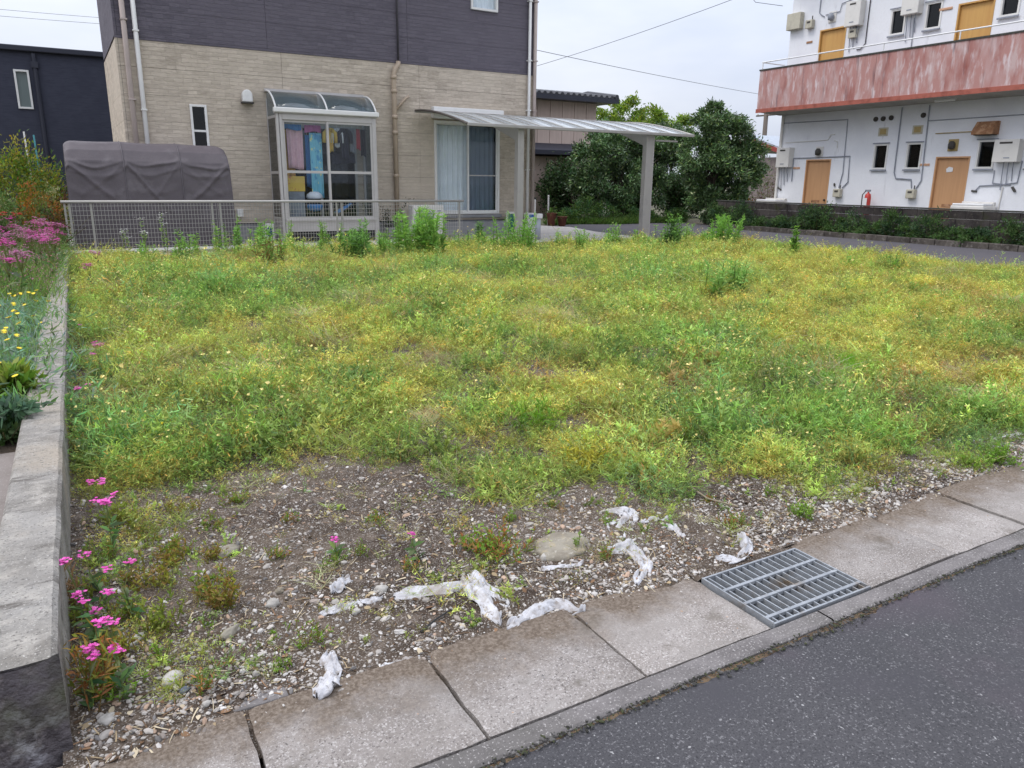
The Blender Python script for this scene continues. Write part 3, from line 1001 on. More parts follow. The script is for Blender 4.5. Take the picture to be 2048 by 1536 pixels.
# ------------------------------------------------------------------ sunroom on the house front
SY = 18.5
sr = thing('sunroom', 'silver glazed sunroom with curved smoky roof hung with laundry', 'sunroom', (5.65, SY, 0))
SX0, SX1 = 4.47, 6.86
B('base', 'frame_silver', sr, SX0 + .12, SX1 - .06, SY + .02, SY + .07, .27, .52, .005)
for k in range(16):
    xk = SX0 + .2 + k * .135
    MB().box(xk, xk + .03, SY + .05, SY + .07, .04, .27).build('vent_slat', 'black_plastic', sr)
B('plinth', 'black_plastic', sr, SX0 + .1, SX1 - .1, SY + .09, SY + .8, .02, .27)
B('floor', 'timber', sr, SX0 + .05, SX1 - .05, SY + .08, HY - .06, .42, .5)
B('sill', 'frame_silver', sr, SX0 + .1, SX1 - .08, SY - .03, SY + .09, .52, .57, .005)
for xx in (SX0, SX0 + .075, SX1 - .1):
    B('post', 'frame_silver', sr, xx, xx + (.065 if xx < 6 else .1), SY, SY + .08, .03, 2.93, .008)
B('post', 'frame_silver', sr, SX0, SX0 + .06, HY - .08, HY - .015, .03, 3.3, .006)
B('post', 'frame_silver', sr, SX1 - .06, SX1, HY - .08, HY - .015, .03, 3.3, .006)
B('head', 'frame_silver', sr, SX0 + .14, SX1 - .1, SY, SY + .08, 2.8, 2.93, .006)
B('gutter', 'frame_white', sr, SX0 - .05, SX1 + .06, SY - .09, SY + .05, 2.95, 3.06, .02)
B('drip_rail', 'frame_silver', sr, SX0 - .03, SX1 + .03, SY - .03, SY + .085, 2.93, 2.95)
XM = 5.66
for a, b, y_ in ((SX0 + .14, XM + .02, SY + .045), (XM - .02, SX1 - .1, SY + .02)):
    s_ = pane_frame(MB(), a, b, .57, 2.8, y_, y_ + .025, .05).build('sliding_door', 'frame_silver', sr)
    B('mid_rail', 'frame_silver', s_, a + .05, b - .05, y_ + .001, y_ + .024, 1.62, 1.68)
    B('pane', 'glass', s_, a + .05, b - .05, y_ + .01, y_ + .015, .62, 1.62)
    B('pane', 'glass', s_, a + .05, b - .05, y_ + .01, y_ + .015, 1.68, 2.75)


def sr_roof(t):      # t 0 at the gutter, 1 at the wall
    a = t * math.pi / 2
    return SY - .03 + .84 * (1 - math.cos(a)) * .45 + .84 * t * .55, 3.05 + .42 * math.sin(a)


for a, b in ((SX0 + .02, XM - .02), (XM + .02, SX1 - .02)):
    MB().grid(lambda u, v: (a + (b - a) * u, *sr_roof(v)), 2, 14).build('roof_panel', 'poly_smoke', sr, smooth=True, solid=.004)
for xx in (SX0, XM, SX1):
    MB().tube([(xx, sr_roof(v / 14)[0], sr_roof(v / 14)[1] + .006) for v in range(15)], .022, 6).build('rafter', 'frame_white', sr, smooth=True)
B('wall_flashing', 'frame_silver', sr, SX0 - .02, SX1 + .02, HY - .06, HY - .004, 3.46, 3.53)
for xx in (SX0 + .01, SX1 - .014):
    poly = [(SY + .08, 2.9)] + [(max(sr_roof(v / 8)[0], SY + .08), sr_roof(v / 8)[1] - .03) for v in range(1, 9)] + [(HY - .08, 2.9)]
    MB().prism(poly, 'x', xx, xx + .004).build('gable_pane', 'poly_smoke', sr)
    B('side_pane', 'glass_dark', sr, xx, xx + .004, SY + .08, HY - .08, .6, 2.84)
    B('side_rail', 'frame_silver', sr, xx - .005, xx + .02, SY + .08, HY - .08, 2.84, 2.9)
    B('side_rail', 'frame_silver', sr, xx - .005, xx + .02, SY + .08, HY - .08, 1.6, 1.66)
    B('side_panel', 'frame_silver', sr, xx - .003, xx + .01, SY + .08, HY - .08, .05, .6)
hp = MB().tube([(SX0 + .05, SY + .4, 2.78), (SX1 - .05, SY + .4, 2.78)], .014, 8).build('hanging_pole', 'frame_white', sr, smooth=True)


def hung(name, label, cat, x0, x1, z0, z1, y, m, amp=.028, waves=2.6, taper=0.0, group=None, sleeves=False):
    t = thing(name, label, cat, ((x0 + x1) / 2, y, z0), group)
    ph = random.uniform(0, 6)
    cx = (x0 + x1) / 2

    def fn(u, v):
        x = cx + (x1 - x0) * (u - .5) * (1 - taper * v)
        return (x, y + amp * math.sin(u * waves * 6.28 + ph) * (1.1 - .6 * v), z0 + (z1 - z0) * v + .02 * math.sin(u * 5 + ph) * (1 - v))
    MB().grid(fn, 16, 10).build('cloth', m, t, smooth=True, solid=.006)
    if sleeves:
        for s in (-1, 1):
            xe = cx + s * (x1 - x0) * .5
            MB().tube([(xe - s * .03, y, z1 - .04), (xe + s * .05, y, z1 - .12), (xe + s * .07, y + .01, z1 - .34)], [.045, .05, .045], 8).build('sleeve', m, t, smooth=True)
    MB().tube([(cx, y, z1), (cx, y, 2.79)], .004, 5).build('hanger_hook', 'frame_white', t)
    return t


hung('bath_towel', 'pale pink towel hanging behind the left sunroom pane', 'towel', 4.78, 5.12, 1.72, 2.64, SY + .3, 'cloth_pink', taper=-.1)
hung('hand_towel', 'small blue towel pegged above the pink towel in the sunroom', 'towel', 4.72, 5.1, 2.6, 2.72, SY + .26, 'cloth_bluedark')
hung('orange_cloth', 'orange cloth hanging behind the pink towel in the sunroom', 'cloth', 4.66, 4.95, 1.5, 2.6, SY + .42, 'cloth_orange')
hung('beach_towel', 'light blue patterned towel hanging beside the sunroom centre frame', 'towel', 5.3, 5.6, 1.05, 2.55, SY + .32, 'cloth_blue')
hung('navy_towel', 'plain blue towel hanging left of the patterned towel', 'towel', 5.22, 5.31, 1.3, 2.5, SY + .4, 'cloth_bluedark')
hung('magenta_shirt', 'magenta garment pegged highest in the left half of the sunroom', 'clothing', 5.18, 5.58, 2.56, 2.72, SY + .27, 'cloth_magenta')
hung('grey_shirt', 'dark grey garment hanging between the two towels', 'clothing', 5.1, 5.26, 1.75, 2.6, SY + .5, 'cloth_grey')
hung('mustard_shirt', 'mustard yellow garment hanging leftmost in the right sunroom pane', 'clothing', 5.72, 5.88, 2.12, 2.68, SY + .3, 'cloth_yellow', sleeves=True)
hung('white_shirt', 'white garment hanging right of the mustard one', 'clothing', 5.92, 6.04, 2.24, 2.68, SY + .33, 'cloth_white', sleeves=True)
hung('navy_shirt', 'long navy garment in the middle of the right sunroom pane', 'clothing', 6.06, 6.26, 1.98, 2.68, SY + .3, 'cloth_navy', sleeves=True)
hung('pale_shirt', 'pale grey garment hanging right of the navy one', 'clothing', 6.3, 6.42, 2.12, 2.68, SY + .33, 'cloth_grey')
hung('red_shirt', 'red striped garment hanging near the right sunroom post', 'clothing', 6.46, 6.54, 2.2, 2.68, SY + .3, 'cloth_red')
hung('dark_trousers', 'dark trousers hanging rightmost in the sunroom', 'clothing', 6.58, 6.7, 2.05, 2.68, SY + .36, 'cloth_navy')
hung('dark_washing', 'bunch of black socks hanging low under the garments', 'clothing', 5.85, 6.45, 1.86, 2.1, SY + .45, 'cloth_navy', .03, 5)
bx_ = thing('toy_box', 'yellow patterned box standing low behind the left sunroom pane', 'box', (4.9, SY + .35, .5))
MB().box(4.7, 5.12, SY + .25, SY + .5, 1.2, 1.55).build('box_body', 'cloth_yellow', bx_, bevel=.01)
MB().box(4.72, 5.1, SY + .26, SY + .5, .5, 1.2).build('stand', 'cloth_grey', bx_, bevel=.01)
hm = thing('baby_seat', 'white domed baby seat on a dark frame inside the sunroom', 'baby seat', (5.32, SY + .4, .5))
MB().lathe([(.02, 1.03), (.17, 1.03), (.2, 1.06), (.18, 1.13), (.1, 1.19), (.02, 1.2)], (5.35, SY + .32, 0), 14).build('canopy', 'cloth_white', hm, smooth=True)
for dx, dy in ((-.13, -.1), (.13, -.1), (-.13, .12), (.13, .12)):
    MB().tube([(5.35 + dx, SY + .32 + dy, .5), (5.35 + dx * .6, SY + .32 + dy * .6, 1.04)], .014, 6).build('leg', 'black_plastic', hm)
MB().lathe([(.03, .72), (.16, .76), (.2, .86), (.17, .9)], (5.35, SY + .32, 0), 12).build('seat', 'cloth_bluedark', hm, smooth=True)
bk = thing('folded_pushchair', 'folded dark pushchair on the sunroom floor at right', 'pushchair', (5.95, SY + .35, .5))
for s in (0, .3):
    MB().tube([(5.8, SY + .3 + s, .56), (6.3, SY + .3 + s, .9), (6.38, SY + .3 + s, .98)], .013, 6).build('frame_tube', 'black_plastic', bk)
    for xw in (5.84, 6.2):
        MB().tube([(xw, SY + .29 + s, .57), (xw, SY + .32 + s, .57)], .065, 14).build('wheel', 'black_plastic', bk)
MB().grid(lambda u, v: (5.9 + .4 * u, SY + .32 + .28 * v, .68 + .2 * u + .05 * math.sin(v * 3.1)), 6, 6).build('seat', 'cloth_bluedark', bk, smooth=True, solid=.02)

# ------------------------------------------------------------------ things along the house front
ac = thing('outdoor_unit', 'pale grey air conditioner outdoor unit between downpipe and window', 'air conditioner', (8.32, 18.95, 0))
B('casing', 'heater_white', ac, 7.9, 8.78, 18.8, 19.12, .1, .86, .015)
pf = MB().tube([(8.22, 18.795, .48), (8.22, 18.79, .48)], .29, 24).build('fan_opening', 'cloth_grey', ac)
for k in range(9):
    zz = .22 + k * .065
    hw = math.sqrt(max(.29 ** 2 - (zz - .48) ** 2, .001))
    MB().tube([(8.22 - hw, 18.782, zz), (8.22 + hw, 18.782, zz)], .006, 5).build('grille_wire', 'heater_white', ac)
for xx in (8.0, 8.62):
    B('foot', 'black_plastic', ac, xx, xx + .07, 18.8, 19.1, .012, .1)
B('badge', 'conduit_grey', ac, 8.6, 8.7, 18.794, 18.8, .7, .73)
pt = thing('potted_shrub', 'thin dark shrub in a pot beside the tan downpipe', 'potted plant', (7.3, 18.95, .012))
MB().lathe([(.1, 0), (.13, .02), (.16, .26), (.165, .28), (.145, .28), (.14, .24)], (7.3, 18.95, .012), 16).build('pot', 'foundation', pt, smooth=True)
lv = Leaves()
stems = []
for k in range(9):
    d = rdir(1, .8)[0]
    h = random.uniform(.6, 1.05)
    lv.add([(7.3, 18.95, .24)], d, h, .008, (.05, .035, .02), nseg=2, prof='stem')
    n = 70
    t_ = rng.uniform(.15, 1, n)
    P = np.array([7.3, 18.95, .24]) + d * (t_ * h)[:, None] + rng.normal(size=(n, 3)) * .045
    lv.add(P, rdir(n), rng.uniform(.03, .06, n), .018, vary((.03, .045, .02), n))
lv.build('foliage', 'leaf', pt)
bx_ = thing('detergent_box', 'white box with a blue mark beside the sunroom base', 'box', (4.25, 19.0, .012))
B('carton', 'frame_white', bx_, 4.14, 4.36, 18.9, 19.1, .012, .45, .01)
MB().prism([(4.25 + .07 * math.cos(a * .5236), .26 + .12 * math.sin(a * .5236)) for a in range(12)], 'y', 18.893, 18.899).build('blue_mark', 'logo_blue', bx_)
sg = thing('framed_board', 'small framed board with a green picture leaning on the house', 'board', (11.08, 19.15, .012))
pane_frame(MB(), 10.86, 11.32, .03, .66, 19.08, 19.12, .06).build('frame', 'heater_white', sg, bevel=.006)
B('picture', 'board_green', sg, 10.92, 11.26, 19.095, 19.1, .09, .6)
bx_ = thing('meter_box', 'white upright box with a blue label by the house corner', 'box', (11.62, 19.05, .012))
B('cabinet', 'frame_white', bx_, 11.5, 11.76, 18.95, 19.2, .012, .62, .012)
B('label', 'sign_blue', bx_, 11.53, 11.73, 18.944, 18.95, .5, .58)
bo = thing('bollard', 'short grey post with a white cap on the concrete apron', 'bollard', (10.8, 17.3, .012))
MB().tube([(10.8, 17.3, .012), (10.8, 17.3, .56)], .075, 16).build('shaft', 'bollard_grey', bo, smooth=True)
MB().box(10.71, 10.89, 17.21, 17.39, .56, .68).build('cap', 'frame_white', bo, bevel=.015)
for k, (xx, yy, zt, lb) in enumerate([(14.22, 23.0, .9, 'thin white pole beside the house corner behind the bollard'), (14.8, 23.05, .97, 'thin white pole beside the brown plant pots')]):
    pl = thing('garden_pole', lb, 'pole', (xx, yy, .0))
    MB().tube([(xx, yy, 0), (xx, yy, zt)], .03, 8).build('shaft', 'frame_white', pl)
    MB().lathe([(.034, 0), (.034, .05), (.01, .07)], (xx, yy, zt), 8).build('cap', 'heater_white' if k else 'black_plastic', pl)
for k, (xx, yy) in enumerate([(14.75, 22.75), (15.1, 22.6)]):
    pt = thing('plant_pot', ('taller' if k == 0 else 'lower') + ' brown plant pot at the edge of the planting by the pole', 'plant pot', (xx, yy, 0))
    h = .42 if k == 0 else .3
    MB().lathe([(.1, 0), (.12, .02), (.17, h), (.18, h), (.18, h + .03), (.15, h + .03), (.14, h - .05)], (xx, yy, 0), 14).build('pot', 'terracotta', pt, smooth=True)
    lv = Leaves()
    n = 120
    lv.add(np.array([xx, yy, h]) + rng.normal(size=(n, 3)) * (.1, .1, .07) + (0, 0, .05), rdir(n, 0), rng.uniform(.05, .12, n), .025, vary((.1, .18, .04), n))
    lv.build('foliage', 'leaf', pt)

# ------------------------------------------------------------------ carport
cp = thing('carport', 'grey aluminium carport with curved translucent roof in front of the house', 'carport', (11.6, 16.4, 0))
PX0, PX1 = 8.2, 14.98


def cp_roof(t):       # t 0 low front edge, 1 high rear edge
    a = t * math.pi / 2 * .92
    return 16.2 + 3.0 * t, 2.74 + .48 * math.sin(a) / math.sin(math.pi / 2 * .92)


npan = 10
for i in range(npan):
    a = PX0 + (PX1 - PX0) * i / npan + .02
    b = PX0 + (PX1 - PX0) * (i + 1) / npan - .02
    MB().grid(lambda u, v: (a + (b - a) * u, *cp_roof(v)), 2, 16).build('roof_panel', 'poly_roof', cp, smooth=True, solid=.004)
for i in range(npan + 1):
    xx = PX0 + (PX1 - PX0) * i / npan
    r = MB().tube([(xx, cp_roof(v / 16)[0], cp_roof(v / 16)[1] + .005) for v in range(17)], .013 if 0 < i < npan else .03, 6)
    r.build('rafter', 'frame_grey' if i else 'rim_dark', cp, smooth=True)
for t in (.33, .67):
    yy, zz = cp_roof(t)
    MB().box(PX0 + .04, PX1 - .04, yy - .012, yy + .012, zz - .03, zz - .01).build('purlin', 'frame_silver', cp)
for t in (0.0, 1.0):
    yy, zz = cp_roof(t)
    MB().box(PX0 - .02, PX1 + .02, yy - .045, yy + .03, zz - .045, zz + .03).build('eave_beam', 'frame_grey', cp, bevel=.012)
for px in (9.68, 13.63):
    hw = .085 if px < 10 else .115
    p_ = MB().box(px - hw, px + hw, 16.33, 16.5, -.02, 2.72).build('post', 'frame_grey', cp, bevel=.012)
    MB().box(px - .18, px + .18, 16.26, 16.57, .013, .028).build('base_plate', 'frame_grey', p_)
    if px > 10:
        MB().box(px + .13, px + .18, 16.37, 16.46, -.02, 2.68).build('rain_pipe', 'frame_silver', p_, bevel=.008)
    prof = [(cp_roof(v / 10)[0], cp_roof(v / 10)[1] - .05) for v in range(1, 11)]
    low = [(cp_roof(v / 10)[0], cp_roof(v / 10)[1] - .05 - .3 * (1 - v / 10) ** 1.2 - .06) for v in range(10, 0, -1)]
    MB().prism(prof + low, 'x', px - .06, px + .06).build('arm', 'frame_grey', p_)
B('tie_bar', 'frame_silver', cp, 13.85, 14.6, 16.36, 16.42, 2.56, 2.6)

# ------------------------------------------------------------------ bicycle shelter under a cover
sh = thing('bicycle_shelter', 'dark grey fabric covered bicycle shelter behind the mesh fence', 'shelter', (1.7, 18.2, 0))
CX0, CX1 = .13, 3.24


def cover_pt(u, v):
    """u along the shelter, v up the front, over the top and down the back"""
    prof = [(17.45, .03), (17.47, .5), (17.5, 1.0), (17.54, 1.5), (17.6, 1.8), (17.74, 2.02), (17.98, 2.16), (18.3, 2.2), (18.7, 2.12), (18.95, 1.9), (19.02, 1.2), (19.05, .05)]
    s = v * (len(prof) - 1)
    i = min(int(s), len(prof) - 2)
    f = s - i
    y = prof[i][0] * (1 - f) + prof[i + 1][0] * f
    z = prof[i][1] * (1 - f) + prof[i + 1][1] * f
    x = CX0 + (CX1 - CX0) * u
    bays = [0, .34, .68, 1.0]
    b = max(k for k in range(3) if u >= bays[k] - 1e-6)
    q = (u - bays[b]) / (bays[b + 1] - bays[b])
    sag = math.sin(math.pi * q)
    d = 0.0
    if z > 1.6:
        d -= .012 * sag * min(1, (z - 1.6) * 3)
    if y < 18:
        # swags hang between the hoops, diagonal folds run down from them
        for zc, a, wd in ((1.84, .03, .04), (1.66, .022, .05), (1.3, .016, .07)):
            zc2 = zc - .15 * sag ** .7 + (.05 if b == 1 else -.04) * q + .02 * math.sin(q * 9 + b * 2 + zc * 7)
            d += a * max(0, 1 - abs(z - zc2) / (wd * (1.7 if z > zc2 else .8))) * sag ** .4 * (.6 + .8 * float(vnoise(u * 12 + zc * 9, 3)))
        for sgn, q0 in ((1, .05), (-1, .95)):
            zl = 1.7 - 1.05 * abs(q - q0) * (1.2 if b == 1 else .8)
            zl += .03 * math.sin(q * 7 + b)
            d += .034 * max(0, 1 - abs(z - zl) / (.1 if z > zl else .045)) * (1 if (sgn > 0) == (b != 2) else .35) * (abs(q - q0) < .75)
        d += .004 * math.sin(u * 31 + 3 * math.sin(z * 4)) * min(1, z) + .02 * (float(fbm(u * 7, z * 2)) - .5)
    x += (.05 * (z / 2.2) if u < .5 else -.04 * (z / 2.2)) * (2 * abs(u - .5)) ** 6
    z -= .1 * abs(2 * u - 1) ** 22 * min(1, max(0, z - 1.6) * 2)
    return (x, y - d, z - .02 * sag * min(1, max(0, z - 1.7) * 3) - .03 * max(0, z - 1.5) * u)


MB().grid(cover_pt, 150, 132).build('cover', 'tarp', sh, smooth=True)
for u in (0.0, 1.0):
    pts = [cover_pt(u, v / 44) for v in range(45)]
    MB().add([(p[0], p[1], p[2]) for p in pts], [tuple(range(45))]).build('end_panel', 'tarp', sh)
for u in (.34, .68):
    MB().tube([(lambda p: (p[0], p[1] - .004, p[2] + .002))(cover_pt(u, v / 60)) for v in range(4, 58)], .012, 5).build('seam', 'tarp_hem', sh, smooth=True)
for xx in (CX0 + .02, CX1 - .02):
    for yy in (17.55, 18.98):
        MB().tube([(xx, yy, -.02), (xx, yy, .5)], .02, 8).build('hoop_foot', 'frame_silver', sh)

# ------------------------------------------------------------------ mesh fence
fe = thing('mesh_fence', 'low grey steel mesh fence between the lot and the house', 'fence', (4.2, 17, 0))
FX0, FX1, FY = .05, 8.44, 17.0
MB().tube([(FX0 - .05, FY, 1.02), (FX1 + .03, FY, 1.02)], .028, 10).build('top_rail', 'wire_steel', fe, smooth=True)
MB().box(FX0, FX1, FY - .02, FY + .02, .06, .115).build('bottom_rail', 'frame_white', fe)
for xx in (.06, .14, .5, 2.7, 2.86, 5.33, 5.45, 8.38):
    MB().box(xx - .018, xx + .018, FY + .024, FY + .06, -.02, 1.0).build('post', 'wire_steel', fe)
for a, b in ((FX0, 2.78), (2.8, 5.38), (5.4, FX1)):
    m = MB()
    n = int((b - a) / .06)
    for i in range(n + 1):
        xx = a + .01 + (b - a - .02) * i / n
        m.box(xx - .0028, xx + .0028, FY - .003, FY + .003, .115, 1.0)
    for j in range(10):
        zz = .15 + j * .088
        m.box(a, b, FY - .009, FY - .004, zz - .0032, zz + .0032)
    tag(m.build('wire_mesh', 'wire_steel', fe), kind='stuff')
B('base_kerb', 'wall_concrete', fe, -.1, 8.5, FY - .07, FY + .12, -.1, .035)

# ------------------------------------------------------------------ dark house far left
dh = thing('dark_house', 'blue-black flat roofed house behind the garden on the left', 'house', (-2.5, 33, 0))
hole = [(-.82, -.42, 3.7, 4.9)]
m = MB()
for a, b, c, d in cells_minus(-9, 1.95, -.05, 5.5, hole):
    m.box(a, b, 32, 32.2, c, d)
m.box(1.75, 1.95, 32.2, 40, -.05, 5.5).build('wall', 'dark_house_wall', dh)
MB().box(-9.2, 2.1, 31.85, 40.2, 5.5, 5.68).build('roof', 'dark_trim', dh, bevel=.03)
wn = pane_frame(MB(), -.84, -.4, 3.68, 4.92, 31.95, 32.1, .06).build('window', 'frame_white', dh)
B('pane', 'frosted', wn, -.78, -.46, 32.05, 32.06, 3.74, 4.86)
B('blind', 'lace', wn, -.8, -.44, 32.25, 32.27, 3.6, 5.0)
MB().tube([(-.2, 31.93, 5.45), (-.2, 31.93, 5.0), (-.2, 31.93, 0)], .07, 8).build('downpipe', 'dark_trim', dh)
MB().box(-.3, -.1, 31.85, 32.0, 5.0, 5.2).build('rain_hopper', 'dark_trim', dh)
for z in (4.45, 3.95):
    MB().box(1.96, 2.3, 32.6, 33.6, z, z + .12).build('awning', 'dark_trim', dh)
nb = thing('far_house', 'narrow grey house gable seen between the dark house and the beige house', 'house', (4.2, 52, 0))
MB().box(3.55, 9, 50, 60, -.1, 4.0).build('wall', 'cloth_grey', nb)
MB().prism([(3.4, 3.95), (9.2, 3.95), (6.3, 5.2)], 'y', 49.8, 60.2).build('roof', 'roof_tile', nb)

# ------------------------------------------------------------------ beige house behind
bh = thing('tile_roof_house', 'beige plank-clad house with a dark tiled roof behind the carport', 'house', (18, 31, 0))
for k in range(13):
    x0 = 13.4 + k * .65
    MB().box(x0 + .012, min(x0 + .638, 21.75), 30, 30.06, 2.6, 4.95).build('plank', 'beige_plank', bh)
    if x0 < 20.0:
        MB().box(x0 + .012, min(x0 + .638, 20.2), 29.2, 29.26, -.05, 2.55).build('plank', 'beige_plank', bh)
MB().box(13.4, 21.7, 30.065, 36, -.05, 4.95).box(13.4, 20.15, 29.265, 30.06, -.05, 2.55).build('wall', 'beige_plank', bh)
B('window', 'glass_dark', bh, 20.25, 20.9, 29.97, 29.995, 1.0, 2.0)
rf = MB().prism([(29.3, 4.95), (29.3, 5.12), (31.5, 5.45), (36.7, 5.12), (36.7, 4.95)], 'x', 13, 22.4).build('roof', 'roof_tile', bh)
for k in range(32):
    xx = 13.1 + k * .298
    MB().tube([(xx, 29.22, 5.15), (xx, 31.5, 5.49)], .1, 6).build('tile_row', 'roof_tile', rf)
B('fascia', 'dark_trim', bh, 12.95, 22.45, 29.22, 29.29, 4.93, 5.13)
MB().tube([(22.3, 29.2, 5.2), (22.3, 31.5, 5.55), (22.3, 36.7, 5.2)], .11, 8).build('verge_tile', 'roof_tile', rf)
rf = MB().prism([(28.5, 2.62), (28.5, 2.8), (30.0, 3.15), (30.0, 2.62)], 'x', 13, 20.8).build('lean_roof', 'dark_trim', bh)
MB().tube([(16.6, 29.15, 2.5), (16.6, 29.15, 0)], .05, 8).build('downpipe', 'pipe_dark', bh)

# ------------------------------------------------------------------ shed, pole, wires
sd_ = thing('shed', 'small shed with a red edged grey roof beside the apartments', 'shed', (32, 27, 0))
MB().box(30, 36, 25.2, 28.6, -.05, 2.75).build('wall', 'shed_wall', sd_)
MB().prism([(24.9, 2.62), (24.9, 2.8), (28.3, 3.85), (30.4, 3.3), (30.4, 3.1), (28.3, 3.6)], 'x', 29.7, 36.3).build('roof', 'sheet_metal', sd_)
MB().prism([(24.86, 2.56), (24.86, 2.74), (28.3, 3.74), (30.4, 3.2), (30.4, 3.0), (28.3, 3.52)], 'x', 29.62, 29.69).build('bargeboard', 'shed_red', sd_)
up_ = thing('utility_pole', 'weathered utility pole with a crossarm rising behind the shed', 'utility pole', (35, 31.9, 0))
MB().tube([(35, 31.95, -.3), (35, 32.05, 5.4)], [.16, .12], 10).build('shaft', 'timber', up_, smooth=True)
MB().box(34.95, 35.05, 31.4, 32.75, 5.2, 5.28).build('crossarm', 'timber', up_)
for yy in (31.5, 32.65):
    MB().lathe([(.03, 0), (.05, .03), (.05, .1), (.02, .13)], (35, yy, 5.28), 8).build('insulator', 'frame_white', up_)


def wire(label, pts, r):
    o = MB().tube(pts, r, 5).build('power_line', 'cable', None)
    return tag(o, label, 'cable', 'overhead power lines')


def sag(a, b, d, n=14):
    a, b = Vector(a), Vector(b)
    return [a.lerp(b, i / n) - Vector((0, 0, d * 4 * (i / n) * (1 - i / n))) for i in range(n + 1)]


wire('overhead cable rising from the house roof to the top of the apartments', sag((24.5, 58, 7.6), (32.4, 26, 11.6), .55), .016)
wire('overhead cable sloping down towards the apartment balcony', sag((22, 42, 9.45), (66, 60.3, 10.5), .15), .02)
wire('upper of two thin cables over the dark house', sag((-9, 60, 11.3), (9, 60, 11.6), .1), .012)
wire('lower of two thin cables over the dark house', sag((-9, 60, 10.9), (9, 60, 11.25), .1), .012)

# ------------------------------------------------------------------ apartments
AX = 23.0
ap = thing('apartment_building', 'white two-storey apartment block with a red stained balcony', 'apartment building', (27, 12, 0))
AY0, AY1 = 2.0, 20.3
doors = [(17.99, 19.02), (13.25, 14.28), (8.5, 9.53), (3.8, 4.83)]
wins = [(15.9, 16.4), (14.76, 15.26), (12.57, 13.08), (11.2, 11.7), (10.0, 10.5), (7.8, 8.3), (6.5, 7.0)]
LZ, UZ = (-.1, 2.35), (4.2, 6.55)
holes_a = []
for a, b in doors:
    holes_a += [(a, b, LZ[0], LZ[1]), (a, b, UZ[0], UZ[1])]
for a, b in wins:
    holes_a += [(a, b, 2.0, 2.78), (a, b, 6.0, 6.74)]
m = MB()
for a, b, c, d in cells_minus(AY0, AY1, -.1, 9.2, holes_a):
    m.box(AX, AX + .2, a, b, c, d)
m.box(AX + .2, 31, AY0, AY0 + .2, -.1, 9.2).box(AX + .2, 31, AY1 - .2, AY1, -.1, 9.2).box(30.8, 31, AY0 + .2, AY1 - .2, -.1, 9.2)
m.build('wall', 'apt_white', ap)
MB().box(22.0, 31.4, AY0 - .4, AY1 + .15, 9.2, 9.45).build('roof', 'soffit_grey', ap)
B('interior', 'interior_dark', ap, AX + .6, AX + .65, AY0 + .3, AY1 - .3, 0, 9)
B('partition', 'interior_dark', ap, AX + .21, AX + .59, AY0 + .3, AY1 - .3, 3.3, 3.4)
for k, (a, b) in enumerate(doors):
    for z0, z1, mm in ((LZ[0], LZ[1], 'door_orange'), (UZ[0], UZ[1], 'door_ochre')):
        d = B('door', mm, ap, AX + .06, AX + .1, a + .05, b - .05, z0 + .02, z1 - .05)
        fr = MB().box(AX - .015, AX + .12, a, a + .045, z0, z1).box(AX - .015, AX + .12, b - .045, b, z0, z1).box(AX - .015, AX + .12, a + .045, b - .045, z1 - .045, z1)
        fr.build('door_frame', mm, ap)
        MB().lathe([(.02, 0), (.04, .02), (.04, .05), (.02, .07)], (AX + .02, a + .13, z0 + 1.05), 10).build('handle', 'black_plastic', d)
        B('letter_slot', 'rust_hood', d, AX + .05, AX + .059, a + .35, b - .35, z0 + 1.0, z0 + 1.08)
        if k == 1 and z0 < 1:
            MB().prism([(a + .5, 1.92), (a + .68, 1.9), (a + .7, 2.0), (a + .62, 2.06), (a + .5, 2.03)], 'x', AX + .045, AX + .059).build('notice', 'white_paint', d)
for a, b in wins:
    for z0, z1 in ((2.0, 2.78), (6.0, 6.74)):
        f = MB()
        for q in ((a, b, z0, z0 + .05), (a, b, z1 - .05, z1), (a, a + .05, z0 + .05, z1 - .05), (b - .05, b, z0 + .05, z1 - .05)):
            f.box(AX - .025, AX + .1, *q)
        f = f.build('window', 'frame_white', ap)
        B('pane', 'glass_dark', f, AX + .05, AX + .056, a + .05, b - .05, z0 + .05, z1 - .05)
        B('sill', 'conduit_grey', f, AX - .07, AX - .027, a - .03, b + .03, z0 - .05, z0 - .01)
        B('hood', 'conduit_grey', f, AX - .06, AX - .027, a - .04, b + .04, z1 + .01, z1 + .04)
# balcony
bal = B('balcony_slab', 'soffit_grey', ap, 21.87, AX - .004, AY0, AY1 + .12, 4.05, 4.16)
yb = AY0
while yb < AY1:
    ye_b = min(yb + 4.62, AY1 + .12)
    MB().box(21.8, 21.865, yb + .006, ye_b - .006, 3.95, 5.32).build('parapet', 'balcony_red', bal)
    MB().box(21.82, 21.86, ye_b - .0055, ye_b + .0055, 3.96, 5.31).build('seam', 'moss_dark', bal)
    yb = ye_b
MB().box(21.866, AX - .01, AY1 + .055, AY1 + .12, 4.17, 5.32).build('parapet', 'balcony_red', bal)
MB().box(21.775, 21.799, AY0, AY1 + .14, 3.93, 4.06).build('drip_edge', 'balcony_rust', bal)
MB().box(21.78, 21.885, AY0, AY1 + .14, 5.322, 5.37).build('coping', 'moss_dark', bal)
MB().box(21.885, AX - .01, AY1 + .035, AY1 + .14, 5.322, 5.37).build('coping', 'moss_dark', bal)
MB().prism([(21.9, 3.95), (AX - .004, 3.9), (AX - .004, 4.045), (21.87, 4.045)], 'y', AY0, AY1 + .1).build('soffit', 'soffit_grey', bal)
rl = MB().tube([(AX - .05, AY1 + .08, 5.6), (21.84, AY1 + .08, 5.6), (21.84, AY0, 5.6)], .022, 6).build('railing', 'white_paint', bal)
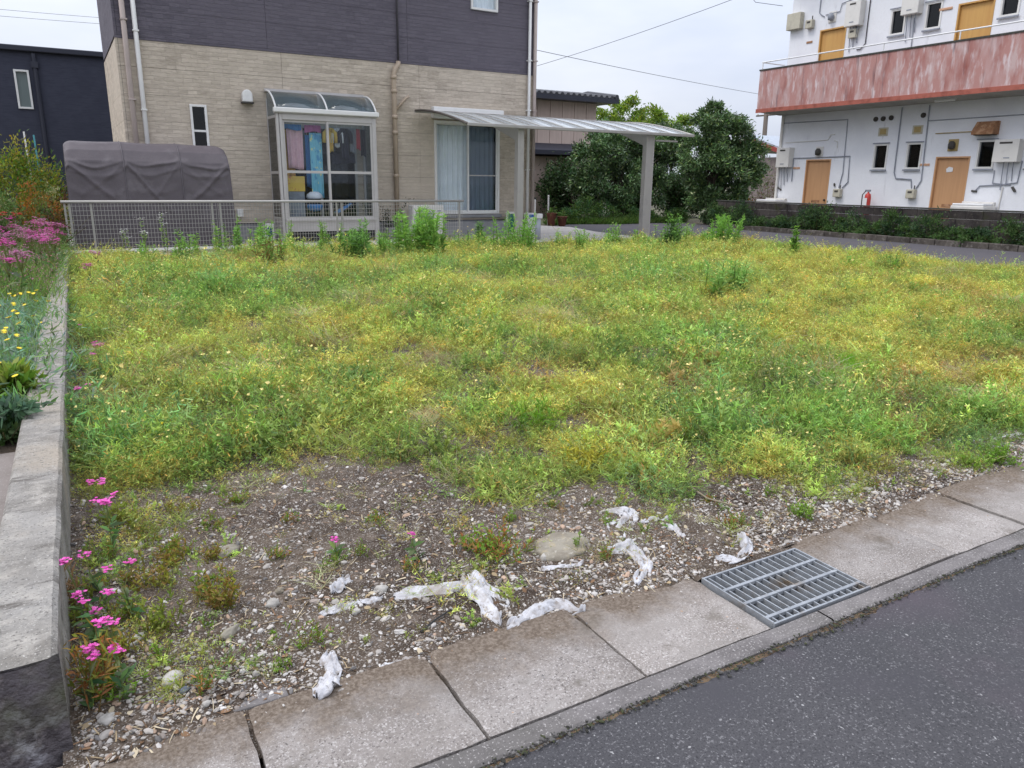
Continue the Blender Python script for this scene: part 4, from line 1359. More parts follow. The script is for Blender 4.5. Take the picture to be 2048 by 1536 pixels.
for yy in (20.35, 18.05, 15.7, 13.4, 11.1, 8.8, 6.5, 4.2):
    MB().tube([(21.84, yy, 5.37), (21.84, yy, 5.6)], .02, 6).build('baluster', 'white_paint', rl)
MB().tube([(22.4, 14.2, 3.9), (22.4, 13.6, 3.9)], .05, 8).build('ceiling_lamp', 'white_paint', ap)
MB().tube([(AX - .06, AY1 - .1, 3.9), (AX - .06, AY1 - .1, 0)], .05, 8).build('downpipe', 'heater_white', ap)
MB().tube([(AX + .3, AY1 + .06, 3.9), (AX + .3, AY1 + .06, 0)], .05, 8).build('downpipe', 'plate_orange', ap)


def wall_box(name, y0, y1, z0, z1, depth, m, parent=ap, bev=.015):
    return B(name, m, parent, AX - depth, AX - .002, y0, y1, z0, z1, bev)


def conduit(pts, r=.018, m='conduit_grey', d=.025):
    return MB().tube([(AX - d, y, z) for y, z in pts], r, 6).build('conduit', m, ap)


for (y0, y1, z0, z1) in ((19.59, 20.16, 2.09, 2.77), (11.83, 12.5, 2.16, 2.77), (17.35, 17.9, 6.45, 7.2), (15.37, 15.92, 6.48, 7.15), (7.2, 7.75, 2.1, 2.77)):
    h = wall_box('water_heater', y0, y1, z0, z1, .27, 'heater_white')
    B('exhaust_slot', 'vent_dark', h, AX - .276, AX - .271, y0 + .18, y1 - .15, z1 - .12, z1 - .07)
    B('badge', 'conduit_grey', h, AX - .276, AX - .271, y0 + .2, y0 + .36, z0 + .1, z0 + .13)
    for k in range(3):
        yy = y0 + .14 + k * .13
        MB().tube([(AX - .12, yy, z0), (AX - .12, yy, z0 - .18), (AX - .05, yy + .03, z0 - .26 - .1 * k), (AX - .03, yy + .03, z0 - .5 - .12 * k)], .014, 6).build('supply_pipe', 'conduit_grey', h)
wall_box('junction_box', 19.76, 20.34, 6.71, 7.24, .2, 'meter_beige')
wall_box('ledge_strip', 19.27, 19.6, 2.03, 2.1, .02, 'plate_orange')
wall_box('name_plate', 14.45, 14.8, 2.09, 2.16, .02, 'plate_orange')
wall_box('name_plate', 14.45, 14.85, 6.45, 6.52, .03, 'plate_orange')
wall_box('name_plate', 19.3, 19.55, 6.2, 6.27, .02, 'rust_hood')
for (y, z, mm) in ((18.5, 2.6, 'vent_dark'), (13.81, 2.67, 'vent_dark'), (18.58, 6.9, 'conduit_grey')):
    b = wall_box('door_lamp', y - .15, y + .15, z - .17, z + .17, .03, 'brass_plate' if z > 2.65 and z < 3 else 'heater_white', bev=.01)
    MB().lathe([(.03, -.12), (.09, -.1), (.1, .03), (.05, .11)], (AX - .1, y, z), 10).build('lamp_glass', mm, b, smooth=True)
for (y, z) in ((17.53, 1.24), (14.87, 1.26), (19.42, 6.8), (17.65, 6.25)):
    b = wall_box('gas_meter', y - .14, y + .14, z - .14, z + .13, .16, 'meter_beige', bev=.02)
    B('dial', 'vent_dark', b, AX - .166, AX - .161, y - .07, y + .07, z + .02, z + .08)
    MB().tube([(AX - .08, y - .08, z + .12), (AX - .08, y - .08, z + .25)], .02, 6).build('union', 'vent_dark', b)
for (y, z) in ((16.47, 3.55), (16.21, 3.55), (15.93, 3.56), (14.87, 3.57)):
    MB().tube([(AX - .004, y, z), (AX - .05, y, z)], .075, 12).build('vent_cap', 'vent_dark', ap)
for (y, z) in ((16.16, 3.16), (15.0, 3.17)):
    b = wall_box('vent_plate', y - .17, y + .17, z - .14, z + .12, .012, 'meter_beige', bev=.004)
    B('grille', 'brass_plate', b, AX - .02, AX - .013, y - .11, y + .11, z - .09, z + .08)
hd = MB().prism([(AX - .004, 3.28), (AX - .12, 3.28), (AX - .34, 3.0), (AX - .34, 2.92), (AX - .004, 2.92)], 'y', 12.56, 13.16).build('extractor_hood', 'rust_hood', ap, bevel=.01)
B('opening', 'vent_dark', hd, AX - .3, AX - .03, 12.6, 13.1, 2.9, 2.918)
conduit([(20.25, 3.63), (17.51, 3.6), (17.46, 1.9), (17.55, 1.4)], .016)
conduit([(19.56, 1.6), (19.57, 2.4), (17.26, 2.43), (17.22, 1.6), (17.42, 1.4)], .018)
conduit([(15.6, 3.85), (15.58, 1.9), (15.5, 1.72), (14.97, 1.69), (14.92, 1.42)], .02)
conduit([(14.71, 3.85), (14.64, 1.66), (14.78, 1.4)], .018)
conduit([(14.68, 3.4), (9.0, 3.42)], .014)
conduit([(14.4, 3.02), (13.2, 3.03), (13.18, 2.9)], .014, 'brass_plate')
conduit([(20.0, 2.95), (18.2, 2.98), (18.1, 3.15), (17.95, 3.15)], .012, 'heater_white')
conduit([(17.95, 2.95), (17.8, 2.9), (17.8, 2.7)], .012, 'heater_white')
conduit([(11.8, 2.2), (11.84, 1.62), (12.3, 1.55), (12.84, 1.52), (12.98, 1.34)], .018)
conduit([(12.5, 1.95), (12.5, 1.6), (12.0, 1.55)], .014)
conduit([(12.2, 1.5), (12.25, .2)], .02, 'heater_white')
conduit([(17.2, 9), (17.2, 5.9), (17.35, 5.75), (17.5, 5.75)], .016, 'pipe_dark')
conduit([(19.1, 9), (19.12, 7.1), (18.9, 6.95)], .016)
conduit([(18.85, 7.0), (18.3, 7.02), (18.25, 7.25), (17.9, 7.3)], .014)
conduit([(15.6, 6.4), (15.58, 5.4)], .014)
conduit([(20.2, 1.4), (20.0, 1.3)], .03, 'vent_dark')
conduit([(13.05, 1.38), (12.9, 1.36)], .03, 'vent_dark')
conduit([(11.95, 1.5), (11.85, 1.38)], .035, 'vent_dark')
conduit([(17.75, 1.55), (17.72, 1.45)], .03, 'vent_dark')
MB().tube([(22.6, 20.4, 7.5), (22.1, 21.2, 7.7), (21.6, 21.6, 8.4), (21.4, 21.8, 9.2)], .01, 5).build('service_cable', 'cable', ap)

fx = thing('fire_extinguisher', 'red fire extinguisher standing against the apartment wall', 'fire extinguisher', (22.7, 16.2, .3))
MB().lathe([(.09, 0), (.1, .02), (.1, .78), (.085, .88), (.03, .93), (.03, .97)], (22.7, 16.2, .33), 16).build('cylinder', 'red_paint', fx, smooth=True)
MB().box(22.66, 22.74, 16.14, 16.3, 1.3, 1.36).build('valve', 'conduit_grey', fx)
MB().tube([(22.66, 16.26, 1.33), (22.58, 16.32, 1.2), (22.57, 16.31, .8)], .016, 6).build('hose', 'black_plastic', fx, smooth=True)
MB().box(22.594, 22.602, 16.15, 16.25, .85, 1.1).build('label_patch', 'white_paint', fx)
B('stand', 'conduit_grey', fx, 22.56, 22.84, 16.06, 16.34, -.02, .33)
for k, (y0, y1, zt, lb) in enumerate(((12.25, 13.2, 1.03, 'white washing machine below the heater at the right of the apartments'), (19.6, 20.55, .95, 'white washing machine at the left corner of the apartments'))):
    wm = thing('washing_machine', lb, 'washing machine', (22.6, (y0 + y1) / 2, -.02), 'washing machines outside the apartments')
    B('cabinet', 'heater_white', wm, 22.28, 22.92, y0, y1, -.02, zt - .06, .03)
    B('lid', 'white_paint', wm, 22.3, 22.78, y0 + .03, y1 - .03, zt - .058, zt, .02)
    B('control_panel', 'heater_white', wm, 22.79, 22.92, y0 + .02, y1 - .02, zt - .058, zt + .05, .015)


# ------------------------------------------------------------------ trees
def tree(name, label, base, trunk_h, lobes, n, leaf, cols, group=None, gloss=True):
    t = thing(name, label, 'tree', base, group)
    bx, by, bz = base
    m = MB()
    ctr = np.mean([l[0] for l in lobes], axis=0)
    m.tube([(bx, by, bz - .1), (bx + .05, by, bz + trunk_h * .5), (bx - .03, by + .05, bz + trunk_h), tuple(ctr)], [.16, .13, .11, .04], 9)
    for c, r in lobes:
        p = Vector((bx, by, bz + trunk_h * random.uniform(.5, 1)))
        q = Vector(c)
        m.tube([p, p.lerp(q, .5) + Vector((random.uniform(-.15, .15), random.uniform(-.15, .15), .1)), q], [.06, .045, .015], 6)
    m.build('trunk', 'bark', t, smooth=True)
    lv = Leaves()
    tot = sum(r ** 2 for c, r in lobes)
    for c, r in lobes:
        k = int(n * r ** 2 / tot)
        # clumps on each lobe so that the outline breaks up
        nc = max(int(22 * r), 8)
        cd_ = rdir(nc)
        cc = np.asarray(c) + cd_ * r * rng.uniform(.62, 1.0, (nc, 1)) * np.array([1, 1, .92])
        pick = rng.integers(0, nc, k)
        P = cc[pick] + rng.normal(size=(k, 3)) * r * .14
        D = unit(unit(P - np.asarray(c)) * .6 + rng.normal(size=(k, 3)) * .6)
        bright = rng.uniform(.5, 1.45, nc)[pick]
        young = rng.random(k) < .12
        col = vary(cols[0], k, .2, .08) * bright[:, None]
        col[young] = vary(cols[1], young.sum(), .2, .1)
        lv.add(P, D, rng.uniform(.7, 1.3, k) * leaf, rng.uniform(.35, .5, k) * leaf, col, bend=rng.normal(size=(k, 3)) * .15)
    lv.build('crown', 'leaf_glossy' if gloss else 'leaf', t)
    return t


A = np.array
tree('evergreen_tree', 'dark rounded evergreen tree nearest the apartments', (21.7, 22.3, 0), 1.0,
     [(A((21.9, 22.3, 3.2)), .95), (A((20.95, 22.2, 2.5)), .9), (A((22.9, 22.3, 2.7)), 1.0), (A((21.5, 22.0, 1.75)), 1.05), (A((22.85, 22.1, 1.8)), 1.0), (A((21.6, 22.4, 3.95)), .55), (A((22.6, 22.5, 3.5)), .85), (A((21.1, 22.3, 3.35)), .75), (A((22.2, 21.8, 1.15)), .7), (A((21.2, 21.9, .75)), .65), (A((22.5, 21.9, .7)), .6), (A((21.8, 21.6, .6)), .55)],
     44000, .12, ((.09, .155, .058), (.22, .32, .1)))
tree('evergreen_tree', 'broad dark evergreen tree behind the carport post', (19.5, 25.0, 0), .9,
     [(A((18.3, 25, 2.5)), .95), (A((19.6, 25.2, 2.8)), 1.0), (A((20.9, 25, 2.6)), 1.0), (A((17.9, 24.8, 1.5)), .8), (A((19.2, 24.6, 1.5)), .95), (A((20.6, 24.6, 1.5)), .85), (A((21.9, 25, 2.9)), .9), (A((19.0, 25.4, 3.2)), .6), (A((17.7, 24.7, .7)), .5)],
     44000, .12, ((.086, .15, .058), (.2, .3, .1)))
tree('bright_tree', 'yellow-green tree showing above the dark trees', (31, 40, 0), 3.2,
     [(A((29.5, 40, 4.9)), 1.1), (A((31.5, 40.2, 5.5)), 1.2), (A((33.4, 40, 5.2)), 1.1), (A((35.3, 40, 5.0)), 1.1), (A((31.8, 39.6, 4.4)), 1.3), (A((34, 39.6, 4.2)), 1.2), (A((29, 39.7, 4.2)), .9)],
     16000, .2, ((.16, .24, .04), (.28, .34, .06)), gloss=False)


for k, (x, y, r, h, lb) in enumerate([(22.0, 27.5, 1.3, 2.6, 'dark hedge bush seen between the two evergreen trunks'), (24.6, 27.0, 1.3, 2.3, 'dark hedge bush behind the rounded evergreen'), (19.2, 28.0, 1.4, 2.4, 'dark hedge bush behind the broad evergreen')]):
    hb = thing('hedge_bush', lb, 'bush', (x, y, -.03))
    lv = Leaves()
    n = 9000
    cc_ = rdir(60) * np.array([r, r * .7, h * .5]) * rng.uniform(.5, 1, (60, 1)) + np.array([x, y, h * .5])
    pk = rng.integers(0, 60, n)
    lv.add(cc_[pk] + rng.normal(size=(n, 3)) * .2, rdir(n), rng.uniform(.09, .17, n), .06, vary((.045, .08, .03), n) * rng.uniform(.7, 1.4, 60)[pk][:, None])
    lv.build('foliage', 'leaf', hb)
    lv = Leaves()
    lv.add(np.tile([x, y, -.03], (14, 1)), rdir(14, .6), h * .8, .05, (.06, .05, .035), prof='stem')
    lv.build('stems', 'leaf', hb)


# planting round the trees and along the block wall
def bush(name, label, base, rad, hgt, n, leaf, cols, group=None, cat='bush', stems=8, droop=0.0, mats='leaf'):
    t = thing(name, label, cat, base, group)
    bx, by, bz = base
    lv = Leaves()
    k = stems
    d = rdir(k, .55)
    lv.add(np.tile([bx, by, bz], (k, 1)), d, hgt * .85, .012 + .01 * hgt, (.07, .06, .03), nseg=2, prof='stem')
    lv.build('stems', 'leaf', t)
    lv = Leaves()
    nc = max(int(14 * rad * hgt / .2), 10)
    ce = rdir(nc) * np.array([rad, rad, hgt * .5]) * rng.uniform(.45, .95, (nc, 1)) + np.array([bx, by, bz + hgt * .5])
    pick = rng.integers(0, nc, n)
    P = ce[pick] + rng.normal(size=(n, 3)) * np.array([rad, rad, hgt * .5]) * .17
    P[:, 2] = np.maximum(P[:, 2], bz + .01)
    which = rng.integers(0, len(cols), nc)[pick]
    col = np.asarray(cols, float)[which] * (1 + .2 * rng.normal(size=(n, 1))) * (1 + .08 * rng.normal(size=(n, 3)))
    D = unit(unit(P - np.array([bx, by, bz + hgt * .3])) * .6 + rng.normal(size=(n, 3)) * .5)
    lv.add(P, D, rng.uniform(.7, 1.3, n) * leaf, rng.uniform(.3, .5, n) * leaf, np.clip(col, .005, 1), bend=rng.normal(size=(n, 3)) * .15 + (0, 0, -droop))
    lv.build('foliage', mats, t)
    return t


DG, MG, YG = (.06, .11, .03), (.11, .19, .045), (.2, .26, .05)
ORD = ['first', 'second', 'third', 'fourth', 'fifth', 'sixth', 'seventh', 'eighth', 'ninth', 'tenth', 'eleventh', 'twelfth', 'thirteenth', 'fourteenth', 'fifteenth', 'sixteenth', 'seventeenth', 'eighteenth', 'nineteenth', 'twentieth', 'twenty-first', 'twenty-second', 'twenty-third', 'twenty-fourth', 'twenty-fifth', 'twenty-sixth', 'twenty-seventh', 'twenty-eighth', 'twenty-ninth', 'thirtieth']
for q, (x, y, r, h) in enumerate( ((16.2, 23.7, .4, .6), (16.9, 24.0, .5, 1.0), (17.8, 23.9, .6, .8), (18.8, 23.8, .6, .7), (19.8, 23.9, .5, .5), (21.2, 23.5, .5, .6), (22.6, 21.4, .4, .7))):
    bush('garden_shrub', ORD[q] + ' green shrub from the left at the foot of the dark trees', (x, y, -.02), r, h, 1100, .085, (DG, MG, (.06, .13, .05)), 'shrubs at the foot of the trees', stems=6)
lv = Leaves()
n = 9000
xg = rng.uniform(15.2, 21.5, n)
yg = 23.2 + .5 * rng.random(n) + .25 * np.sin(xg * 1.3)
lv.add(np.stack([xg, yg, np.full(n, -.02)], 1), rdir(n, .5), rng.uniform(.1, .32, n), rng.uniform(.01, .03, n), vary((.09, .16, .035), n), bend=rng.normal(size=(n, 3)) * .3)
tag(lv.build('ground_cover', 'leaf'), 'low green ground cover at the far edge of the driveway', 'ground cover', kind='stuff')
wb = []
y = 20.3
k = 0
while y > 7.5:
    r = random.uniform(.34, .5)
    h = random.uniform(.45, 1.05)
    bush('wall_vine', ORD[k] + ' scrambling weed from the left between kerb stones and block wall', (20.25, y, -.02), r, h, 1500, .075, ((.06, .11, .035), (.09, .16, .05), (.045, .085, .04)), 'scrambling weeds along the block wall', stems=8)
    y -= r * 1.4
    k += 1
bush('orange_flower_bush', 'bush with orange blooms at the left corner of the apartments', (22.6, 21.2, -.02), .5, 1.15, 900, .08, (MG, (.1, .16, .04), (.45, .16, .03)), stems=8)
bush('bare_bush', 'brown twiggy bush in front of the shed', (27.5, 24.6, -.02), .7, 2.0, 1200, .08, ((.14, .08, .07), (.1, .07, .05), (.12, .14, .05)), stems=26)

# ------------------------------------------------------------------ garden on the left
YGR, OLV, RUS, BLG = (.2, .24, .035), (.12, .15, .035), (.3, .13, .035), (.1, .17, .1)
bush('garden_shrub', 'rounded yellow-green shrub at the far end of the garden', (-.75, 18.6, .12), .75, 2.0, 5200, .075, (YGR, (.1, .17, .03), (.26, .24, .04)), stems=12)
bush('garden_shrub', 'green shrub touching the fabric covered shelter', (-.25, 19.4, .12), .55, 1.75, 3200, .075, ((.07, .13, .035), YGR), stems=10)
bush('garden_shrub', 'rusty orange leaved shrub in the middle of the garden', (-.42, 17.3, .12), .42, 1.25, 2600, .06, (RUS, (.24, .16, .04), OLV), stems=10)
bush('garden_shrub', 'cream variegated shrub beside the fence end', (-.12, 17.6, .12), .3, 1.2, 1500, .06, ((.4, .4, .2), (.13, .18, .05), (.16, .08, .05)), stems=8)
bush('garden_shrub', 'cream leaved shrub at the left edge of the garden', (-1.05, 17.0, .12), .35, 1.15, 1500, .06, ((.38, .38, .2), (.13, .2, .06)), stems=8)
bush('garden_shrub', 'dark red and green leaved shrub behind the pink flowers', (-.25, 16.4, .12), .35, .9, 1800, .05, ((.1, .05, .04), OLV, (.08, .14, .04)), stems=8)
for k, (x, y, h, mm, lb) in enumerate([(-.44, 18.9, 2.35, 'frame_white', 'white plant stake in the yellow-green shrub'), (-.28, 19.1, 2.3, 'teal_pole', 'teal plant stake behind the garden shrubs')]):
    st = MB().tube([(x, y, .1), (x - .03, y, h)], .018, 6).build('plant_stake', mm)
    tag(st, lb, 'stake')


def petals(lv, ctr, rad, n, size, mi, cols, flat=.5):
    """little five-petalled flowers spread over a rounded head"""
    for c in (np.asarray(ctr) + rng.normal(size=(n, 3)) * rad * np.array([.5, .5, .5 * flat])):
        az = rng.uniform(0, 6.28)
        ang = az + np.arange(5) * 1.2566
        D = np.stack([np.cos(ang), np.sin(ang), np.full(5, .35)], 1)
        S = np.stack([-np.sin(ang), np.cos(ang), np.zeros(5)], 1)
        lv.add(np.tile(c, (5, 1)), D, size, size * .75, cols, nseg=1, prof='petal', mi=mi, side=S)


def catchfly(label, head, foot, n_heads=3, size=.011, scale=1.0, group=None, pm='petal_magenta', nfl=11):
    t = thing('catchfly', label, 'flower', foot, group)
    h, f = Vector(head), Vector(foot)
    st, lf, fl = Leaves(), Leaves(), Leaves()
    mid = f.lerp(h, .62) + Vector((random.uniform(-.01, .01), random.uniform(-.01, .01), 0))
    sw = .006 * scale
    st.add([tuple(f)], tuple(mid - f), (mid - f).length, sw, (.13, .17, .06), nseg=2, prof='stem')
    st.add([tuple(f)], tuple(mid - f), (mid - f).length, sw, (.13, .17, .06), nseg=2, prof='stem')
    for k in range(n_heads):
        q = h + Vector((random.gauss(0, .02), random.gauss(0, .02), random.gauss(0, .01))) * scale if n_heads > 1 else h
        st.add([tuple(mid)], tuple(q - mid), (q - mid).length, sw * .7, (.15, .17, .06), nseg=1, prof='stem')
        petals(fl, tuple(q), .018 * scale, nfl, size * scale, 0, (1, 1, 1))
    L_ = (h - f).length
    for k in range(7):
        p = f.lerp(mid, .08 + .13 * k)
        d = rdir(2, .2)
        lf.add([tuple(p)] * 2, d, rng.uniform(.04, .07, 2) * scale, .017 * scale, vary((.13, .21, .08), 2), bend=(0, 0, -.3))
    st.build('stem', 'leaf', t)
    lf.build('leaves', 'leaf', t)
    fl.build('flower_head', pm, t)
    return t


# pink flower mass in the garden: separate plants
lb = 'pink catchfly plant in the crowded flower bed behind the boundary wall'
for k in range(64):
    y = 9.6 + 6.0 * (k / 64) ** .9 + random.uniform(-.2, .2)
    x = random.uniform(-1.25 - .02 * y, -.16 + .01 * (y - 9))
    h = random.uniform(.42, .68)
    catchfly(lb, (x + random.gauss(0, .05), y, .12 + h), (x, y, .12), 11, .006, 2.8, 'pink flowers in the garden bed', 'petal_magenta' if k % 2 else 'petal_pink', 6)
lv = Leaves()
n = 15000
yy = rng.uniform(9.0, 16.8, n)
xx = rng.uniform(-1.9, -.12 + .0125 * (yy - 9), n)
lv.add(np.stack([xx, yy, np.full(n, .12)], 1), rdir(n, .6), rng.uniform(.08, .4, n), rng.uniform(.005, .011, n), vary((.18, .27, .075), n, .35), bend=rng.normal(size=(n, 3)) * .3)
k = 5000
lv.add(np.stack([xx[:k], yy[:k], rng.uniform(.22, .62, k)], 1), rdir(k, 0), rng.uniform(.012, .025, k), .018, vary((.48, .2, .29), k, .3), nseg=1)
k2 = 9000
lv.add(np.stack([xx[:k2], yy[:k2], rng.uniform(.14, .5, k2)], 1), rdir(k2, 0), rng.uniform(.02, .05, k2), .012, vary((.15, .23, .06), k2, .3), nseg=1)
tag(lv.build('flower_bed_growth', 'leaf'), 'fine green growth and faded pink seed heads in the flower bed', 'flower bed', kind='stuff')
rr = thing('red_rose_bush', 'red flowering bush at the far left of the pink flowers', 'flower', (-.95, 15.6, .12))
lv = Leaves()
n = 900
lv.add(np.array([-.95, 15.6, .5]) + rng.normal(size=(n, 3)) * (.16, .16, .22), rdir(n), rng.uniform(.04, .07, n), .03, vary((.07, .12, .03), n))
lv.build('foliage', 'leaf', rr)
for k in range(16):
    lv = Leaves()
    petals(lv, (-.95 + random.gauss(0, .16), 15.5 + random.gauss(0, .1), .9 + random.gauss(0, .06)), .03, 6, .03, 0, (1, 1, 1), 1)
    lv.build('bloom', 'petal_red', rr)

# yellow gazanias with silvery leaves
gpos = [(-.35 - .12 * (i % 3) + random.uniform(-.06, .06), 5.1 + i * .24 + random.uniform(-.08, .08)) for i in range(17)]
for k, (x, y) in enumerate(gpos):
    t = thing('gazania', ORD[k] + ' nearest gazania in the row of yellow blooms behind the boundary wall', 'flower', (x, y, .12), 'gazanias along the boundary wall')
    lv = Leaves()
    n = 900
    P = np.array([x, y, .15]) + rng.normal(size=(n, 3)) * (.15, .16, .07) * np.array([1, 1, 1])
    P[:, 2] = np.clip(P[:, 2], .125, .5)
    lv.add(P, rdir(n, .05), rng.uniform(.05, .11, n), rng.uniform(.008, .016, n), vary((.21, .31, .21) if k % 3 else (.17, .28, .1), n, .25), bend=rng.normal(size=(n, 3)) * .25)
    lv.build('leaves', 'leaf', t)
    for q in range(random.choice((1, 1, 2, 3)) if y < 8 else 3):
        py, pz = y + random.gauss(0, .13), random.uniform(.33, .4)
        px = min(x + random.gauss(0, .12), -.2 + .0125 * (py - 2.1))
        st, fl = Leaves(), Leaves()
        tl_ = unit(np.array([[rng.normal() * .35, rng.normal() * .35 - .2, 1]]))[0]
        st.add([(px, py, .14)], (0, 0, 1), pz - .14, .005, (.15, .2, .06), prof='stem')
        ang = np.arange(11) * .571
        D = np.stack([np.cos(ang), np.sin(ang), np.full(11, random.uniform(.15, .7))], 1)
        S = np.stack([-np.sin(ang), np.cos(ang), np.zeros(11)], 1)
        D[:, 2] -= D[:, 0] * tl_[0] + D[:, 1] * tl_[1]
        fl.add(np.tile([px, py, pz], (11, 1)), D, random.uniform(.019, .029), .015, (1, 1, 1), nseg=2, prof='leaf', side=S)
        st.build('flower_stem', 'leaf', t)
        fl.build('bloom', 'petal_yellow', t)
bush('garden_weed', 'bright green leafy weed among the gazanias near the garden paving', (-.42, 5.3, .12), .2, .3, 700, .08, (YG, (.11, .2, .03)), cat='weed', stems=8)
bush('garden_weed', 'blue-green clump at the near end of the flower bed', (-.4, 4.65, .12), .2, .22, 900, .06, (BLG, (.08, .14, .05)), cat='weed', stems=8)
MBl = MB()


# ------------------------------------------------------------------ weeds of the vacant lot
def flecks(n, p=.13):
    m = np.ones((n, 3))
    r = rng.random(n)
    m[r < p] = (1.22, .72, .75)
    m[r > 1 - p * .6] = (1.35, 1.25, 1.5)
    return m


def tuft_feather(lv, h, dense, tip=(1.1, 1.12, .9)):
    for s in range(5):
        d = rdir(1, .35)[0]
        L_ = h * random.uniform(.6, 1.1)
        p0 = rng.normal(size=3) * (.035, .035, 0)
        lv.add([p0], d, L_, .003, (.7, .62, .45), nseg=1, prof='stem')
        n = dense
        t_ = rng.uniform(.12, 1, n)
        P = p0 + d * (t_ * L_)[:, None]
        D = unit(rdir(n) * 1.0 + np.array([0, 0, .25]))
        f = (.3 + .85 * t_)[:, None]  # shade inside the tuft painted in: leaf colour darkens towards the foot
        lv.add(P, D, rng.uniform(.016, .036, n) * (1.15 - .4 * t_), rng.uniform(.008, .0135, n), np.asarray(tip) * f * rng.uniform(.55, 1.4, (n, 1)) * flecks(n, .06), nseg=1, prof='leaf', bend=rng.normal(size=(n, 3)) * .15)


def tuft_wiry(lv, h, flowers):
    for s in range(8):
        d = rdir(1, .35)[0]
        L_ = h * random.uniform(.55, 1.15)
        p0 = rng.normal(size=3) * (.035, .035, 0)
        lv.add([p0], d, L_, .0026, (.75, .62, .42), nseg=2, prof='stem', bend=rng.normal(size=3) * .2)
        n = 12
        t_ = rng.uniform(.2, 1, n)
        P = p0 + d * (t_ * L_)[:, None] + rng.normal(size=(n, 3)) * .006
        lv.add(P, rdir(n, .1), rng.uniform(.011, .024, n), rng.uniform(.009, .015, n), np.array([[1.05, 1.05, .9]]) * (.4 + .75 * t_)[:, None] * rng.uniform(.55, 1.4, (n, 1)) * flecks(n, .14), nseg=1)  # lower leaves coloured darker, as if shaded by the upper ones
        if flowers and s < 1:
            lv.add([p0 + d * L_] * 3, rdir(3, .3), .007, .006, (1, 1, 1), nseg=1, mi=1, prof='petal')


def tuft_grass(lv, h, n):
    d = rdir(n, .7)
    lv.add(rng.normal(size=(n, 3)) * (.03, .03, 0), d, h * rng.uniform(.6, 1.2, n), rng.uniform(.0035, .006, n), np.array([[1, 1, 1]]) * rng.uniform(.7, 1.2, (n, 1)), nseg=3, prof='blade',
           bend=np.concatenate([rng.normal(size=(n, 2)) * .35, -np.abs(rng.normal(size=(n, 1))) * .15], 1))


def tuft_broad(lv, h, n):
    for s in range(3):
        d = rdir(1, .8)[0]
        p0 = rng.normal(size=3) * (.025, .025, 0)
        lv.add([p0], d, h, .005, (.9, .75, .6), nseg=1, prof='stem')
        t_ = rng.uniform(.05, 1, n)
        P = p0 + d * (t_ * h)[:, None]
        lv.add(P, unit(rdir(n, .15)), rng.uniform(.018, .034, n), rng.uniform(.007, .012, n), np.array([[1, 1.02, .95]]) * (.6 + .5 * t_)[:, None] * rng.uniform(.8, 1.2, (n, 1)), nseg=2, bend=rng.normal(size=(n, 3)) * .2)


def tuft_dry(lv, h):
    for s in range(7):
        d = rdir(1, .5)[0]
        L_ = h * random.uniform(.6, 1.2)
        p0 = rng.normal(size=3) * (.04, .04, 0)
        lv.add([p0], d, L_, .003, (1, .85, .75), nseg=2, prof='stem', bend=rng.normal(size=3) * .15)
        n = 6
        t_ = rng.uniform(.4, 1, n)
        lv.add(p0 + d * (t_ * L_)[:, None] + rng.normal(size=(n, 3)) * .008, rdir(n), .014, .005, np.array([[1, .9, .8]]) * rng.uniform(.7, 1.3, (n, 1)), nseg=1)


src = bpy.data.collections.new('weed_sources')
kinds = []
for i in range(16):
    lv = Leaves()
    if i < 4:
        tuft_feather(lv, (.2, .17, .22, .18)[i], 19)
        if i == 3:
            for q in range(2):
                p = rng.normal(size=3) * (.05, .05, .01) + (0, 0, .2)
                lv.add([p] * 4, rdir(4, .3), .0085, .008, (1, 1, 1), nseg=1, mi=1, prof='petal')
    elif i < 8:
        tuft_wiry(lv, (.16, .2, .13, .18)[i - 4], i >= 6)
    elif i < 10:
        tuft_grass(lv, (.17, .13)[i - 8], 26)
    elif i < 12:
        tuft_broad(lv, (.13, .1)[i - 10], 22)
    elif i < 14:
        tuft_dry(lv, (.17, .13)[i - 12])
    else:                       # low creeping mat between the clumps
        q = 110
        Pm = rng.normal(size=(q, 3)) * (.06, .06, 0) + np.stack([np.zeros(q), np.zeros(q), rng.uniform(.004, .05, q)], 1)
        lv.add(Pm, rdir(q, .05), rng.uniform(.012, .024, q), rng.uniform(.008, .014, q), np.array([[1, 1, .95]]) * (.35 + 13 * Pm[:, 2:3]) * rng.uniform(.6, 1.3, (q, 1)) * flecks(q, .2), nseg=1)  # leaf colour darkens near the soil, painted shade under the mat
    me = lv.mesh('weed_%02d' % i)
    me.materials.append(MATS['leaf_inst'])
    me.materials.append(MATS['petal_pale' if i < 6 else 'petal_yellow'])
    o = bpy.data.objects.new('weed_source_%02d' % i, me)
    src.objects.link(o)


